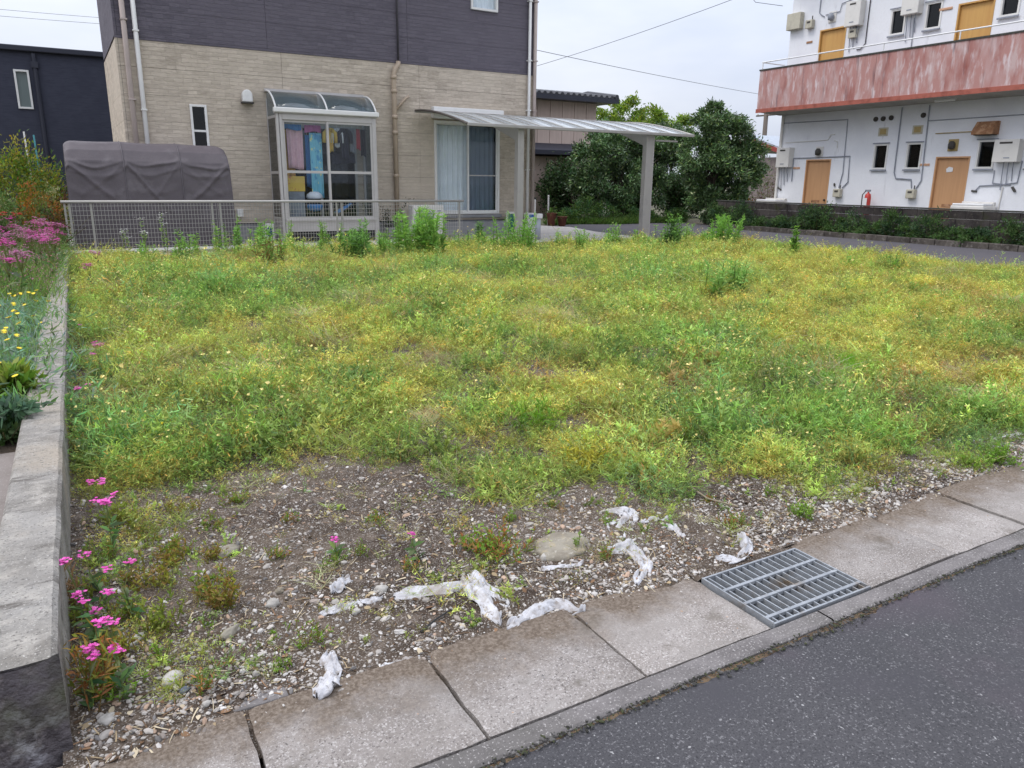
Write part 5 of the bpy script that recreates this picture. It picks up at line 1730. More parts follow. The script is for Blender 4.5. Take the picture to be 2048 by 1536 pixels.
def scatter(name, coll, P, rot, scl, idx, tint, label, cat):
    me = bpy.data.meshes.new(name)
    n = len(P)
    me.vertices.add(n)
    me.vertices.foreach_set('co', np.asarray(P, np.float32).ravel())
    for nm, ty, key, arr in (('rot', 'FLOAT_VECTOR', 'vector', rot), ('scl', 'FLOAT', 'value', scl), ('idx', 'INT', 'value', idx)):
        a = me.attributes.new(nm, ty, 'POINT')
        a.data.foreach_set(key, np.asarray(arr, np.int32 if ty == 'INT' else np.float32).ravel())
    a = me.attributes.new('itint', 'FLOAT_COLOR', 'POINT')
    a.data.foreach_set('color', np.concatenate([tint, np.ones((n, 1))], 1).astype(np.float32).ravel())
    o = bpy.data.objects.new(name, me)
    C.objects.link(o)
    tag(o, label, cat, kind='stuff')
    g = bpy.data.node_groups.new(name, 'GeometryNodeTree')
    g.interface.new_socket('Geometry', in_out='INPUT', socket_type='NodeSocketGeometry')
    g.interface.new_socket('Geometry', in_out='OUTPUT', socket_type='NodeSocketGeometry')
    gi, go = g.nodes.new('NodeGroupInput'), g.nodes.new('NodeGroupOutput')
    ci = g.nodes.new('GeometryNodeCollectionInfo')
    ci.inputs['Collection'].default_value = coll
    ci.inputs['Separate Children'].default_value = True
    ci.inputs['Reset Children'].default_value = True
    ip = g.nodes.new('GeometryNodeInstanceOnPoints')
    ip.inputs['Pick Instance'].default_value = True

    def na(nm, ty):
        q = g.nodes.new('GeometryNodeInputNamedAttribute')
        q.data_type = ty
        q.inputs['Name'].default_value = nm
        return q.outputs['Attribute']
    er = g.nodes.new('FunctionNodeEulerToRotation')
    lk = g.links.new
    lk(gi.outputs[0], ip.inputs['Points'])
    lk(ci.outputs[0], ip.inputs['Instance'])
    lk(na('idx', 'INT'), ip.inputs['Instance Index'])
    lk(na('rot', 'FLOAT_VECTOR'), er.inputs[0])
    lk(er.outputs[0], ip.inputs['Rotation'])
    lk(na('scl', 'FLOAT'), ip.inputs['Scale'])
    lk(ip.outputs[0], go.inputs[0])
    md = o.modifiers.new('scatter', 'NODES')
    md.node_group = g
    return o


FRONT = np.array([(x_, y_ - (.3 if x_ < 2.5 else .55)) for x_, y_ in [(-.3, 4.35), (.25, 4.1), (.56, 3.95), (1.0, 3.98), (1.3, 3.75), (1.46, 3.55), (1.6, 3.3), (2, 3.2), (2.2, 2.85), (2.6, 2.8), (2.9, 2.95), (3.3, 2.8), (3.6, 2.7), (4.0, 2.75), (4.3, 2.75), (4.6, 2.95), (5.0, 2.9), (5.6, 2.4), (6.5, 2.5), (15, 2.5)]])


def blob(x, y, cx, cy, r):
    return np.exp(-((x - cx) ** 2 + (y - cy) ** 2) / (r * r))


GREEN = [(.6, 4.5, .75), (.15, 4.7, .5), (1.7, 10.4, 1.4), (.8, 8.6, 1.0), (2.9, 7.1, .8), (3.7, 7.4, .8), (3.3, 6.5, .5), (2.4, 3.9, .3), (3.2, 3.3, .4), (4.2, 4.4, .55), (5.2, 5.2, .7), (4.6, 3.4, .4), (6.5, 6.2, .8), (8.5, 9.0, 1.2), (6.0, 11.5, 1.2), (3.0, 3.0, .3), (3.75, 2.75, .3)]
YELL = [(9.5, 6.2, 2.2), (6.6, 3.4, 1.0), (12.2, 9.5, 2.5), (2.2, 3.35, .3), (2.0, 4.9, .6), (4.3, 7.5, .8), (3.0, 4.4, .5), (7.5, 4.8, 1.2), (1.2, 6.3, .5), (10.5, 12.5, 1.5), (5.2, 6.2, .6), (8.0, 7.0, 1.0), (7.0, 13.0, 1.2)]
BROWN = [(3.2, 13.4, .8), (1.9, 13.9, .8), (1.0, 4.15, .3), (5.9, 4.75, .3), (4.9, 3.0, .5), (3.2, 5.0, .35), (2.7, 5.9, .3), (6.4, 3.0, .6), (4.2, 13.8, .6)]
PAL = dict(green=(.2, .36, .1), blue=(.17, .33, .16), lime=(.41, .51, .14), yellow=(.54, .54, .16), brown=(.5, .32, .15), straw=(.58, .5, .34), grass=(.2, .42, .04))


def weed_fields(x, y):
    g = sum(blob(x, y, *b) for b in GREEN)
    ye = sum(blob(x, y, *b) for b in YELL)
    br = sum(blob(x, y, *b) for b in BROWN)
    n1, n2, n3 = fbm(x * .8 + 5, y * .8, 3), fbm(x * 2.1, y * 2.1 + 9, 3), fbm(x * 1.4 + 31, y * 1.4 + 3, 3)
    g = np.clip(g * .9 + (n1 - .5) * 2.0 + (n2 - .5) * 1.1 + .12, 0, 1.4)
    ye = np.clip(ye * .6 + (n2 - .5) * 1.8 - (n1 - .5) * 1.0 + .15, 0, 1.2)
    br = np.clip(br * .8 + (n3 - .58) * 2.4, 0, 1.0)
    return g, ye, br


CT = np.random.default_rng(5).random((128, 128, 6))


def clumps(x, y, s):
    """nearest clump centre on a jittered grid: distance (in cells) and the clump's own random numbers"""
    gx, gy = np.floor(x / s).astype(int), np.floor(y / s).astype(int)
    best, rid = np.full(len(x), 9.0), np.zeros((len(x), 4))
    for dx in (-1, 0, 1):
        for dy in (-1, 0, 1):
            c = CT[(gx + dx) % 128, (gy + dy) % 128]
            d = np.hypot((gx + dx + c[:, 0]) - x / s, (gy + dy + c[:, 1]) - y / s)
            k_ = d < best
            best[k_] = d[k_]
            rid[k_] = c[k_, 2:]
    return best, rid


cand_n = 105000
u = rng.random(cand_n)
# denser towards the camera
yc = 2.08 + 14.0 * u ** 1.45
xc = rng.uniform(-.12, 14.75, cand_n)
# keep what the view can reach, with a margin for other viewpoints
keep = (xc < 1.6 + 1.75 * yc + 1.5) & (xc > -.12 + .0125 * (yc - 2.1)) & ~((yc > 15.2 + .25 * (fbm(xc * 2, xc * 0, 2) - .5)) & (xc > 9)) & (yc < 16.1)
xc, yc = xc[keep], yc[keep]
cd1, cr1 = clumps(xc, yc, .36)
fy = np.interp(xc, FRONT[:, 0], FRONT[:, 1]) + .7 * (fbm(xc * 3, yc * 3, 3) - .5)
inside = np.clip((yc - fy + .22) / .5 + .5 * (cr1[:, 3] - .5), 0, 1)
sparse = .06 + .26 * np.clip((xc - 2.6) / .8, 0, 1) + .14 * np.clip((fbm(xc * 5, yc * 5, 2) - .55) * 8, 0, 1)
left = np.clip((.38 - xc - .25 * (fbm(xc * 3, yc * 3, 2) - .5)) / .12, 0, 1) * .42
dens = np.maximum(np.maximum(inside * np.clip(.45 + 1.9 * (fbm(xc * 2.6 + 7, yc * 2.6, 3) - .32), .2, 1), sparse), left)
dens *= np.where(yc < 2.14, .12, 1)
g_, ye_, br_ = weed_fields(xc, yc)
dens = np.clip(dens - .35 * np.clip(br_ - .45, 0, 1) * (yc < 7), .0, 1)
dens *= np.clip(1.35 - 1.15 * cd1, .22, 1) * np.clip(.55 + .7 * cr1[:, 3], 0, 1)
dens *= np.interp(yc, [2, 4, 7, 12], [.75, 1, 1, .9])
# hardly anything grows on the cloth scraps and on the bare patch by the street
k = rng.random(len(xc)) < dens
cd1, cr1 = cd1[k], cr1[k]
xc, yc, inside, g_, ye_, br_, left = xc[k], yc[k], inside[k], g_[k], ye_[k], br_[k], left[k]
n = len(xc)
wts = np.stack([g_ * 1.0, g_ * .45, .62 + 0 * g_, ye_ * 1.15, br_ * .8, .1 + .2 * br_], 1) + .03
wts /= wts.sum(1, keepdims=True)
cum = np.cumsum(wts, 1)
sel = (np.where(rng.random(n) < .62, cr1[:, 0], rng.random(n))[:, None] > cum).sum(1)
pal = np.array([PAL['green'], PAL['blue'], PAL['lime'], PAL['yellow'], PAL['brown'], PAL['straw']])
tint = pal[np.minimum(sel, 5)]
mean = wts @ pal
tint = (.66 * tint + .34 * mean) * (.79 + .42 * cr1[:, 1])[:, None] * (1.1 - .25 * np.clip(cd1, 0, 1))[:, None]
tint = tint * (1 + .18 * rng.normal(size=(n, 1))) * (1 + .05 * rng.normal(size=(n, 3)))
choices = {0: [0, 1, 2, 0, 2, 10, 1, 3], 1: [0, 1, 2, 0, 1, 3], 2: [4, 5, 4, 8, 10, 11, 5, 7], 3: [4, 5, 4, 7, 4, 5, 5], 4: [4, 6, 12, 13, 11], 5: [8, 9, 12, 13]}
idx = np.array([random.choice(choices[int(s)]) for s in np.minimum(sel, 5)])
scl = rng.uniform(.7, 1.25, n) * (.55 + .5 * inside) * (.8 + .45 * fbm(xc * 1.3, yc * 1.3 + 4, 3)) * np.interp(yc, [2, 5, 10, 16], [.85, 1.0, 1.25, 1.5])
scl *= (1 + .35 * np.clip(g_ - .5, 0, 1)) * (.62 + .75 * cr1[:, 2]) * (1.22 - .7 * np.clip(cd1, 0, 1))
low = rng.random(n) < .2
idx[low] = rng.integers(14, 16, low.sum())
rot = np.stack([rng.normal(size=n) * .14, rng.normal(size=n) * .14, rng.uniform(0, 6.28, n)], 1)
P = np.stack([xc, yc, lot_z(xc, yc) - .006], 1)
# the patch of fine bright grass
m_ = 520
ang, rad = rng.uniform(0, 6.28, m_), np.sqrt(rng.random(m_))
gx, gy = 5.35 + rad * np.cos(ang) * .62, 3.98 + rad * np.sin(ang) * .36
P = np.concatenate([P, np.stack([gx, gy, lot_z(gx, gy)], 1)])
rot = np.concatenate([rot, np.stack([np.zeros(m_), np.zeros(m_), ang], 1)])
scl = np.concatenate([scl, rng.uniform(.55, .85, m_)])
idx = np.concatenate([idx, rng.integers(8, 10, m_)])
tint = np.concatenate([tint, np.array(PAL['grass']) * rng.uniform(.8, 1.25, (m_, 1))])
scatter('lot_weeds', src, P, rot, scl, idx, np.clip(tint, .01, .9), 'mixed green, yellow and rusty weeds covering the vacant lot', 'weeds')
print('weeds', len(P))

# ------------------------------------------------------------------ gravel and litter on the bare soil
ssrc = bpy.data.collections.new('gravel_sources')
for i in range(5):
    import bmesh
    bm = bmesh.new()
    bmesh.ops.create_icosphere(bm, subdivisions=1 if i < 3 else 2, radius=1)
    sx_, sy_, sz_ = random.uniform(.8, 1.3), random.uniform(.6, 1), random.uniform(.4, .7)
    for v in bm.verts:
        v.co = Vector((v.co.x * sx_, v.co.y * sy_, v.co.z * sz_)) * random.uniform(.75, 1.15)
    me = bpy.data.meshes.new('gravel_%d' % i)
    bm.to_mesh(me)
    bm.free()
    a = me.attributes.new('tint', 'FLOAT_COLOR', 'POINT')
    a.data.foreach_set('color', np.ones(len(me.vertices) * 4, np.float32))
    me.materials.append(MATS['stone_inst'])
    ssrc.objects.link(bpy.data.objects.new('gravel_source_%d' % i, me))
for i in range(3):      # straw, twig and dead leaf bits
    lv = Leaves()
    if i < 2:
        lv.add([(-1.6, 0, 0)], (1, .1, .12), 3.2, .35 if i else .22, (1, 1, 1), bend=(0, .12, -.1), nseg=3, prof='stem', side=(0, 1, 0))
    else:
        lv.add([(-1, 0, 0)], (1, 0, .25), 2, 1.0, (1, 1, 1), bend=(0, 0, -.3), nseg=3, side=(0, 1, .3))
    me = lv.mesh('litter_%d' % i)
    me.materials.append(MATS['stone_inst'])
    ssrc.objects.link(bpy.data.objects.new('gravel_source_%d' % (5 + i), me))
n = 74000
xg = rng.uniform(-.14, 6.2, n)
yg = 1.985 + 3.6 * rng.random(n) ** 1.95
fyg = np.interp(xg, FRONT[:, 0], FRONT[:, 1])
pg = np.where(yg < fyg + .2, 1.0, .3) * np.clip(.35 + 2.2 * (fbm(xg * 3.2 + 2, yg * 3.2, 3) - .3), .12, 1) * np.where(yg < 2.05, .45, 1)
k = rng.random(n) < pg
xg, yg = xg[k], yg[k]
n = len(xg)
lit = rng.random(n) < .2
size = np.clip(np.exp(rng.normal(size=n) * .5 + math.log(.0046)), .0018, .017)
tone = rng.choice(6, n, p=[.32, .24, .15, .07, .12, .1])
pale = (rng.random(n) < np.clip(1.1 - (yg - 2.05) / .55, 0, .38)) & (xg > .3)
tone[pale] = rng.integers(2, 4, pale.sum())
tp = np.array([(.36, .33, .3), (.26, .225, .2), (.41, .38, .35), (.5, .475, .45), (.15, .14, .135), (.38, .27, .2)])
tint = tp[tone] * rng.uniform(.75, 1.2, (n, 1))
idx = rng.integers(0, 5, n)
idx[lit] = 5 + rng.integers(0, 3, lit.sum())
lp = np.array([(.34, .26, .16), (.2, .12, .07), (.1, .065, .04), (.45, .38, .27)])
tint[lit] = lp[rng.integers(0, 4, lit.sum())] * rng.uniform(.7, 1.2, (lit.sum(), 1))
size[lit] = rng.uniform(.006, .017, lit.sum())
rot = np.stack([rng.normal(size=n) * .3, rng.normal(size=n) * .3, rng.uniform(0, 6.28, n)], 1)
scatter('gravel', ssrc, np.stack([xg, yg, lot_z(xg, yg) + size * .15], 1), rot, size, idx, tint, 'small pale gravel and straw litter on the bare soil', 'gravel')
# fallen bits on the slabs and the street
n = 900
xg = rng.uniform(-.3, 5.5, n)
yg = np.where(rng.random(n) < .55, rng.uniform(1.6, 2.02, n), rng.uniform(-.3, 1.45, n))
k = ~((xg > 1.98) & (xg < 2.56) & (yg > 1.56) & (yg < 1.99))
xg, yg = xg[k], yg[k]
n = len(xg)
size = np.clip(np.exp(rng.normal(size=n) * .45 + math.log(.0026)), .001, .007)
scatter('road_grit', ssrc, np.stack([xg, yg, np.where(yg > 1.5, .004, -.012)], 1), np.stack([np.zeros(n), np.zeros(n), rng.uniform(0, 6.28, n)], 1), size, rng.integers(0, 8, n),
        tp[rng.integers(0, 6, n)] * 1.0, 'scattered grit on the gutter slabs and the street', 'grit')


n = 3200
xg = rng.uniform(-.5, 6.5, n)
yg = 1.487 + .01 * rng.normal(size=n) - .014 * np.clip(fbm(xg * 4, xg * 0 + 2, 3) - .4, 0, 1) * np.abs(rng.normal(size=n)) * 4
scatter('edge_crumbs', ssrc, np.stack([xg, yg, np.full(n, -.002)], 1), np.stack([np.zeros(n), np.zeros(n), rng.uniform(0, 6.28, n)], 1), np.clip(np.exp(rng.normal(size=n) * .4 + math.log(.0035)), .001, .009),
        rng.integers(0, 5, n), np.array([(.035, .034, .03), (.06, .058, .055), (.05, .055, .03), (.1, .095, .09)])[rng.integers(0, 4, n)], 'dark crumbs and moss along the joint between kerb and street', 'crumbs')


# ------------------------------------------------------------------ stones
def stone(label, x, y, rx, ry, rz, m, rotz=0.0, name='stone', sink=.35, flat=False):
    import bmesh
    bm = bmesh.new()
    bmesh.ops.create_icosphere(bm, subdivisions=3, radius=1)
    ph = random.uniform(0, 50)
    sm_ = 1.0 if flat else .78
    for v in bm.verts:
        k_ = .55 + .9 * float(fbm(v.co.x * 1.5 + ph, v.co.y * 1.5 + v.co.z * 1.2, 3))
        z = v.co.z
        if flat:
            z = max(min(z, .45), -.6)
        q = Vector((v.co.x * k_ * rx, v.co.y * k_ * ry, 0))
        q.rotate(Matrix.Rotation(rotz, 3, 'Z'))
        v.co = (q.x * sm_, q.y * sm_, (z * k_ + .12 * (float(fbm(v.co.x * 5 + ph, v.co.y * 5, 3)) - .5)) * rz)
    me = bpy.data.meshes.new(name)
    bm.to_mesh(me)
    bm.free()
    o = link_mesh(name, me, m, None, True)
    o.location = (x, y, gz(x, y) + rz * (1 - 2 * sink))
    return tag(o, label, 'stone')


stone('large flat tan stone lying among the white sheet scraps', 1.66, 2.42, .135, .105, .05, 'rock', .1, 'flat_stone', .64, True)
for lb, x, y, rx, ry, rz, m_, rr_ in [
    ('pale oval stone on the gravel left of the white scraps', .489, 2.543, .033, .024, .018, 'rock_pale', .2),
    ('grey angular stone at the lower left beside the blue-grey one', .12, 2.243, .045, .03, .02, 'rock_pale', .6),
    ('long grey stone lying beside the magenta flowers', .041, 2.513, .05, .018, .015, 'rock_pale', .75),
    ('long reddish brown stone at left of the gravel', .323, 2.438, .05, .02, .018, 'rock', .7),
    ('pale stone just above the long white scrap', .875, 2.469, .03, .022, .016, 'rock_pale', .1),
    ('small blue-grey stone at the lower left corner of the lot', .147, 2.174, .022, .013, .011, 'rock_blue', .3),
    ('small white stone near the crumpled white scrap', .353, 2.168, .014, .012, .011, 'rock_pale', 0),
    ('white pebble at the edge of the gutter slab', .195, 2.085, .016, .012, .01, 'rock_pale', .4),
    ('grey stone at the foot of the boundary wall', -.061, 2.147, .03, .024, .016, 'rock_pale', .2),
    ('small stone beyond the pale oval stone', .534, 2.616, .022, .016, .013, 'rock', .1),
    ('flat grey stone half buried right of the pale oval stone', .74, 2.36, .024, .016, .012, 'rock_pale', .9),
    ('rounded stone touching the large flat tan stone', 1.545, 2.375, .026, .02, .016, 'rock_pale', .2),
    ('low grey slab of rock in the soil beyond the gravel', .42, 3.05, .07, .05, .022, 'rock', .5),
]:
    stone(lb, x, y, rx, ry, rz, m_, rr_)


# ------------------------------------------------------------------ scraps of white sheet
def scrap(label, path, w, lift, peaks=(), seed=0, nu=34, nv=12):
    path = [Vector((x, y, 0)) for x, y in path]
    ln = [0]
    for a, b in zip(path, path[1:]):
        ln.append(ln[-1] + (b - a).length)

    def at(u):
        s = u * ln[-1]
        for i in range(len(path) - 1):
            if s <= ln[i + 1] + 1e-9:
                f = (s - ln[i]) / (ln[i + 1] - ln[i])
                return path[i].lerp(path[i + 1], f), (path[i + 1] - path[i]).normalized()
        return path[-1], (path[-1] - path[-2]).normalized()

    lift, w = lift * .65, w * .82
    peaks = [(a_, b_ * .65, c_) for a_, b_, c_ in peaks]

    def fn(u, v):
        # average the tangent so that corners stay soft
        p, d = at(u)
        d = (at(max(u - .08, 0))[1] + d + at(min(u + .08, 1))[1]).normalized()
        nrm = Vector((-d.y, d.x, 0))
        e = .35 + 1.25 * float(fbm(u * 5 + seed, 3 + seed * 1.7 + (9 if v > .5 else 0), 3))
        e *= min(1, .35 + 5 * min(u, 1 - u))
        q = p + nrm * (v - .5) * w * .85 * e + d * .012 * (float(vnoise(v * 7, seed + u * 3)) - .5)
        z = lift * ((float(fbm(u * 4 + v * 3 + seed * 3, v * 4 - u * 2 + seed, 3)) - .43) * 3.2) + .001
        z += .012 * (float(vnoise(u * 9 + v * 6 + seed, v * 9 - u * 5)) - .5)
        for pu, ph, pw in peaks:
            z += ph * math.exp(-((u - pu) / pw) ** 2) * (.35 + .65 * math.sin(math.pi * v))
        z -= .008 * (1 - math.sin(math.pi * min(max(v, .0), 1))) 
        return (q.x, q.y, max(gz(q.x, q.y), .004 if q.y < 1.99 else -1) + max(z, -.02))
    mb = MB().grid(fn, nu, nv)
    o = mb.build('plastic_scrap', 'plastic_sheet', None, smooth=True, solid=.0016)
    return tag(o, label, 'plastic sheet')


scrap('crumpled white sheet scrap nearest the gutter slabs at left', [(.585, 2.165), (.565, 2.08), (.549, 2.024), (.485, 1.975)], .1, .035, [(.15, .035, .15), (.6, .02, .2)], 1)
scrap('widest white sheet scrap on the gravel', [(.9, 2.394), (1.053, 2.371), (1.161, 2.311), (1.169, 2.18), (1.154, 2.05)], .13, .028, [(.55, .03, .12)], 2, 50)
scrap('white sheet scrap folded up into a peak', [(1.2, 2.37), (1.227, 2.25), (1.235, 2.13)], .07, .03, [(.15, .07, .16)], 3)
scrap('long white sheet scrap pointing at the drain grate', [(1.165, 2.02), (1.288, 2.075), (1.39, 2.065), (1.47, 1.985)], .085, .03, [(.55, .02, .2)], 4, 44)
scrap('thin buried strip of white sheet left of the widest scrap', [(.62, 2.396), (.737, 2.418), (.859, 2.413)], .05, .02, (), 5)
scrap('short white sheet scrap propped up left of the pale stone', [(.709, 2.52), (.75, 2.56), (.797, 2.6)], .06, .03, [(.4, .03, .3)], 6)
scrap('white sheet scrap farthest back beside the flat tan stone', [(2.036, 2.6), (2.128, 2.547), (1.979, 2.449), (1.929, 2.338)], .13, .03, [(.3, .02, .2)], 7, 50)
scrap('slim white scrap to the right of the farthest scrap', [(2.094, 2.432), (2.15, 2.42), (2.22, 2.385)], .05, .025, (), 8)
scrap('draped white sheet scrap between the flat stone and the grate', [(1.8, 2.281), (1.889, 2.25), (1.866, 2.122), (1.751, 2.028)], .1, .035, [(.3, .05, .2)], 9, 44)
scrap('narrow white scrap lying diagonally near the green weeds', [(2.163, 2.34), (2.17, 2.28), (2.161, 2.211)], .045, .025, [(.3, .02, .3)], 10)
scrap('white sheet scrap standing at the corner of the grate', [(2.16, 2.03), (2.25, 1.985), (2.335, 2.02), (2.385, 2.12)], .08, .03, [(.75, .07, .14)], 11, 40)
scrap('pale sheet patch in the soil at the right edge', [(4.5, 2.53), (4.65, 2.4), (4.84, 2.36), (5.07, 2.32), (5.3, 2.28)], .13, .014, (), 12, 50)
scrap('small pale sheet patch left of the right edge patch', [(4.155, 2.586), (4.23, 2.56), (4.32, 2.538)], .09, .015, (), 13)
scrap('faint white sheet patch below the flat tan stone', [(1.49, 2.306), (1.57, 2.28), (1.66, 2.266)], .055, .015, (), 14)
scrap('faded sheet patch at the edge of the slabs', [(.711, 2.04), (.78, 2.03), (.842, 2.02)], .05, .012, (), 15)
tw = MB().tube([(2.55, 2.6, gz(2.55, 2.6) + .02), (2.52, 2.45, gz(2.52, 2.45) + .025), (2.6, 2.33, gz(2.6, 2.33) + .012)], .004, 5).build('dry_twig', 'twig')
tag(tw, 'pale dry twig lying in the weeds beyond the grate', 'twig')
cb = MB().tube([(.9, 2.15, gz(.9, 2.15) + .004), (.97, 2.185, gz(.97, 2.185) + .008), (1.05, 2.22, gz(1.05, 2.22) + .006)], .0032, 5).build('dark_edge', 'black_plastic')
tag(cb, 'thin dark plastic edge lying on the gravel below the widest scrap', 'plastic strip')


# ------------------------------------------------------------------ single weeds one can pick out
def clump(label, x, y, h, r, cols, n=26, group=None, red=0.0, z=None, name='weed_clump', leafw=.3, parts=3):
    z = gz(x, y) if z is None else z
    t = thing(name, label, 'weed', (x, y, z), group)
    st, lf = Leaves(), Leaves()
    for s in range(n):
        d = unit(np.array([[rng.normal() * .55 * r / h, rng.normal() * .55 * r / h, 1.0]]))[0]
        L_ = h * random.uniform(.55, 1.1)
        p0 = np.array([x, y, z - .004]) + rng.normal(size=3) * (r * .4, r * .4, 0)
        st.add([p0], d, L_, .004, (.2, .14, .05) if random.random() < red else (.14, .17, .04), nseg=1, prof='stem')
        k = 11
        t_ = rng.uniform(.1, 1, k)
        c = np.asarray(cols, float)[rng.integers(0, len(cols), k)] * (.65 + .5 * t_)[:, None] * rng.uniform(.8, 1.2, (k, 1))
        ll = rng.uniform(.35, .6, k) * min(max(h * .42, .02), .07)
        lf.add(p0 + d * (t_ * L_)[:, None], unit(rdir(k, .1)), ll, ll * leafw, c, nseg=2, bend=rng.normal(size=(k, 3)) * .2)
    st.build('stems', 'leaf', t)
    lf.build('leaves', 'leaf', t)
    return t


LG, BG, YE, OR = (.18, .3, .05), (.2, .35, .045), (.46, .43, .06), (.42, .18, .07)
clump('bright green leafy clump at the near corner of the boundary wall', -.03, 2.26, .085, .08, (BG, LG), 22, leafw=.34)
clump('orange and red leaved seedling beside the boundary wall', -.075, 2.26, .2, .07, (OR, (.33, .22, .05), (.22, .26, .05)), 26, red=.8, leafw=.22)
clump('green weed with reddish stems left of the long scrap', .547, 2.264, .07, .07, (LG, BG, (.2, .14, .05)), 20, red=.5)
clump('single small green rosette above the crumpled scrap', .434, 2.172, .045, .04, (BG, YG), 14, leafw=.45)
clump('wide red and green weed clump in the middle of the gravel', 1.38, 2.53, .12, .14, (LG, BG, OR, (.26, .16, .05)), 60, red=.7)
clump('yellow-green feathery clump at the front edge of the weeds', 2.264, 3.123, .17, .14, (YE, (.36, .31, .05)), 60, leafw=.2)
clump('vivid green clump left of the yellow feathery one', 2.396, 3.824, .2, .16, (BG, (.12, .26, .03)), 60, leafw=.2)
clump('round bright green clump at the right edge beside the slabs', 4.391, 2.11, .11, .11, (BG, (.12, .24, .03)), 44)
clump('green clump next to the round one at the right edge', 4.189, 2.15, .09, .1, (LG, YG, BG), 34)
clump('green tuft just beyond the drain grate', 2.784, 2.12, .08, .08, (BG, LG), 28)
clump('reddish green weed left of the tuft beyond the grate', 2.44, 2.19, .07, .09, (LG, OR, YG), 28, red=.6)
clump('tiny yellow-green weed on the edge of the widest scrap', 1.078, 2.089, .03, .03, (YG, BG), 10)
clump('small pair of green shoots on dark soil above the scraps', 1.06, 3.008, .06, .07, (BG, LG, OR), 18)
clump('green sprig standing on the flat tan stone', 1.70, 2.375, .06, .02, (BG,), 7)
lab = 'small green weed sprouting from the gravel'
for (x, y) in [(1.021, 2.563), (.386, 2.781), (.112, 2.366), (.24, 2.518), (.725, 3.221), (1.084, 2.439), (1.762, 2.251), (.752, 2.711), (1.961, 2.517), (3.217, 2.152), (2.845, 2.354), (2.541, 2.452), (3.057, 2.381), (2.342, 2.697), (3.849, 2.13), (3.582, 2.329), (.278, 2.274), (1.296, 2.6), (.2, 2.16), (.6, 2.9), (1.6, 2.75), (1.85, 2.8), (.9, 2.75), (3.4, 2.2), (2.05, 2.35), (.45, 2.35)]:
    clump(lab, x, y, random.uniform(.035, .075), random.uniform(.03, .07), random.choice(((BG, LG), (YG, LG), (LG, OR, YG))), random.randint(8, 20), 'small weeds sprouting from the gravel', red=.3)
lab = 'yellow-green fleshy weed at the left side of the bare soil'
for (x, y) in [(.167, 2.86), (.069, 2.914), (.159, 3.333), (.24, 3.185), (.37, 3.015), (-.03, 3.25), (-.116, 2.75), (.02, 2.7), (.3, 2.72), (.12, 2.56), (.42, 3.35), (.3, 3.6), (.05, 3.6), (.55, 3.55), (-.06, 2.95), (.2, 3.05), (.0, 2.45), (.33, 2.6)]:
    clump(lab, x, y, random.uniform(.06, .11), random.uniform(.06, .1), random.choice(((YG, (.22, .26, .04)), (YG, LG, (.27, .2, .05)), ((.24, .25, .04), (.25, .16, .05)))), random.randint(20, 34), 'yellow-green weeds at the left of the bare soil', red=.5, leafw=.36)
clump('dry straw coloured seed head leaning over the boundary wall', -.13, 2.83, .2, .02, ((.32, .2, .1), (.25, .15, .08)), 5, red=1, leafw=.2)
clump('tall pale grass stalks in the right half of the lot', 4.32, 3.72, .34, .16, ((.42, .38, .2), (.36, .36, .14)), 24, leafw=.12)
clump('pale dry grass stalks left of the fine green grass patch', 4.6, 3.95, .3, .16, ((.4, .37, .2), (.3, .32, .1)), 22, leafw=.12)
clump('pair of upright grass blades at the front of the weeds', 2.97, 3.1, .26, .06, ((.2, .25, .05), (.24, .26, .06)), 10, leafw=.12)


def tall_weed(label, x, y, h, r, cols, n=7, leaf=.09, white=False, group=None, bushy=1.0):
    z = gz(x, y) if y < 16.7 else 0
    t = thing('tall_weed', label, 'weed', (x, y, z), group)
    st, lf, fl = Leaves(), Leaves(), Leaves()
    for s in range(n):
        d = unit(np.array([[rng.normal() * .3 * r / h, rng.normal() * .3 * r / h, 1.0]]))[0]
        L_ = h * (1.0 if s == 0 else random.uniform(.55, .98))
        p0 = np.array([x, y, z]) + rng.normal(size=3) * (r * .4, r * .4, 0)
        st.add([p0, p0], d, L_, .013, (.11, .15, .04), nseg=2, prof='stem')
        k = int(44 * L_ / .6 * bushy)
        t_ = rng.uniform(.12, 1, k)
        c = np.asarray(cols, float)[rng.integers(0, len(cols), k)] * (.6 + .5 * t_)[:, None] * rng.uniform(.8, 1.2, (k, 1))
        ll = leaf * 1.25 * (1.2 - .55 * t_) * rng.uniform(.7, 1.2, k)
        lf.add(p0 + d * (t_ * L_)[:, None], unit(rdir(k, .15)), ll, ll * .2, c, nseg=2, bend=rng.normal(size=(k, 3)) * .15 + (0, 0, -.12))
        if white:
            petals(fl, p0 + d * L_, .09, 10, .018, 0, (1, 1, 1), .4)
    st.build('stems', 'leaf', t)
    lf.build('leaves', 'leaf', t)
    if white:
        fl.build('flower_head', 'petal_white', t)
    return t


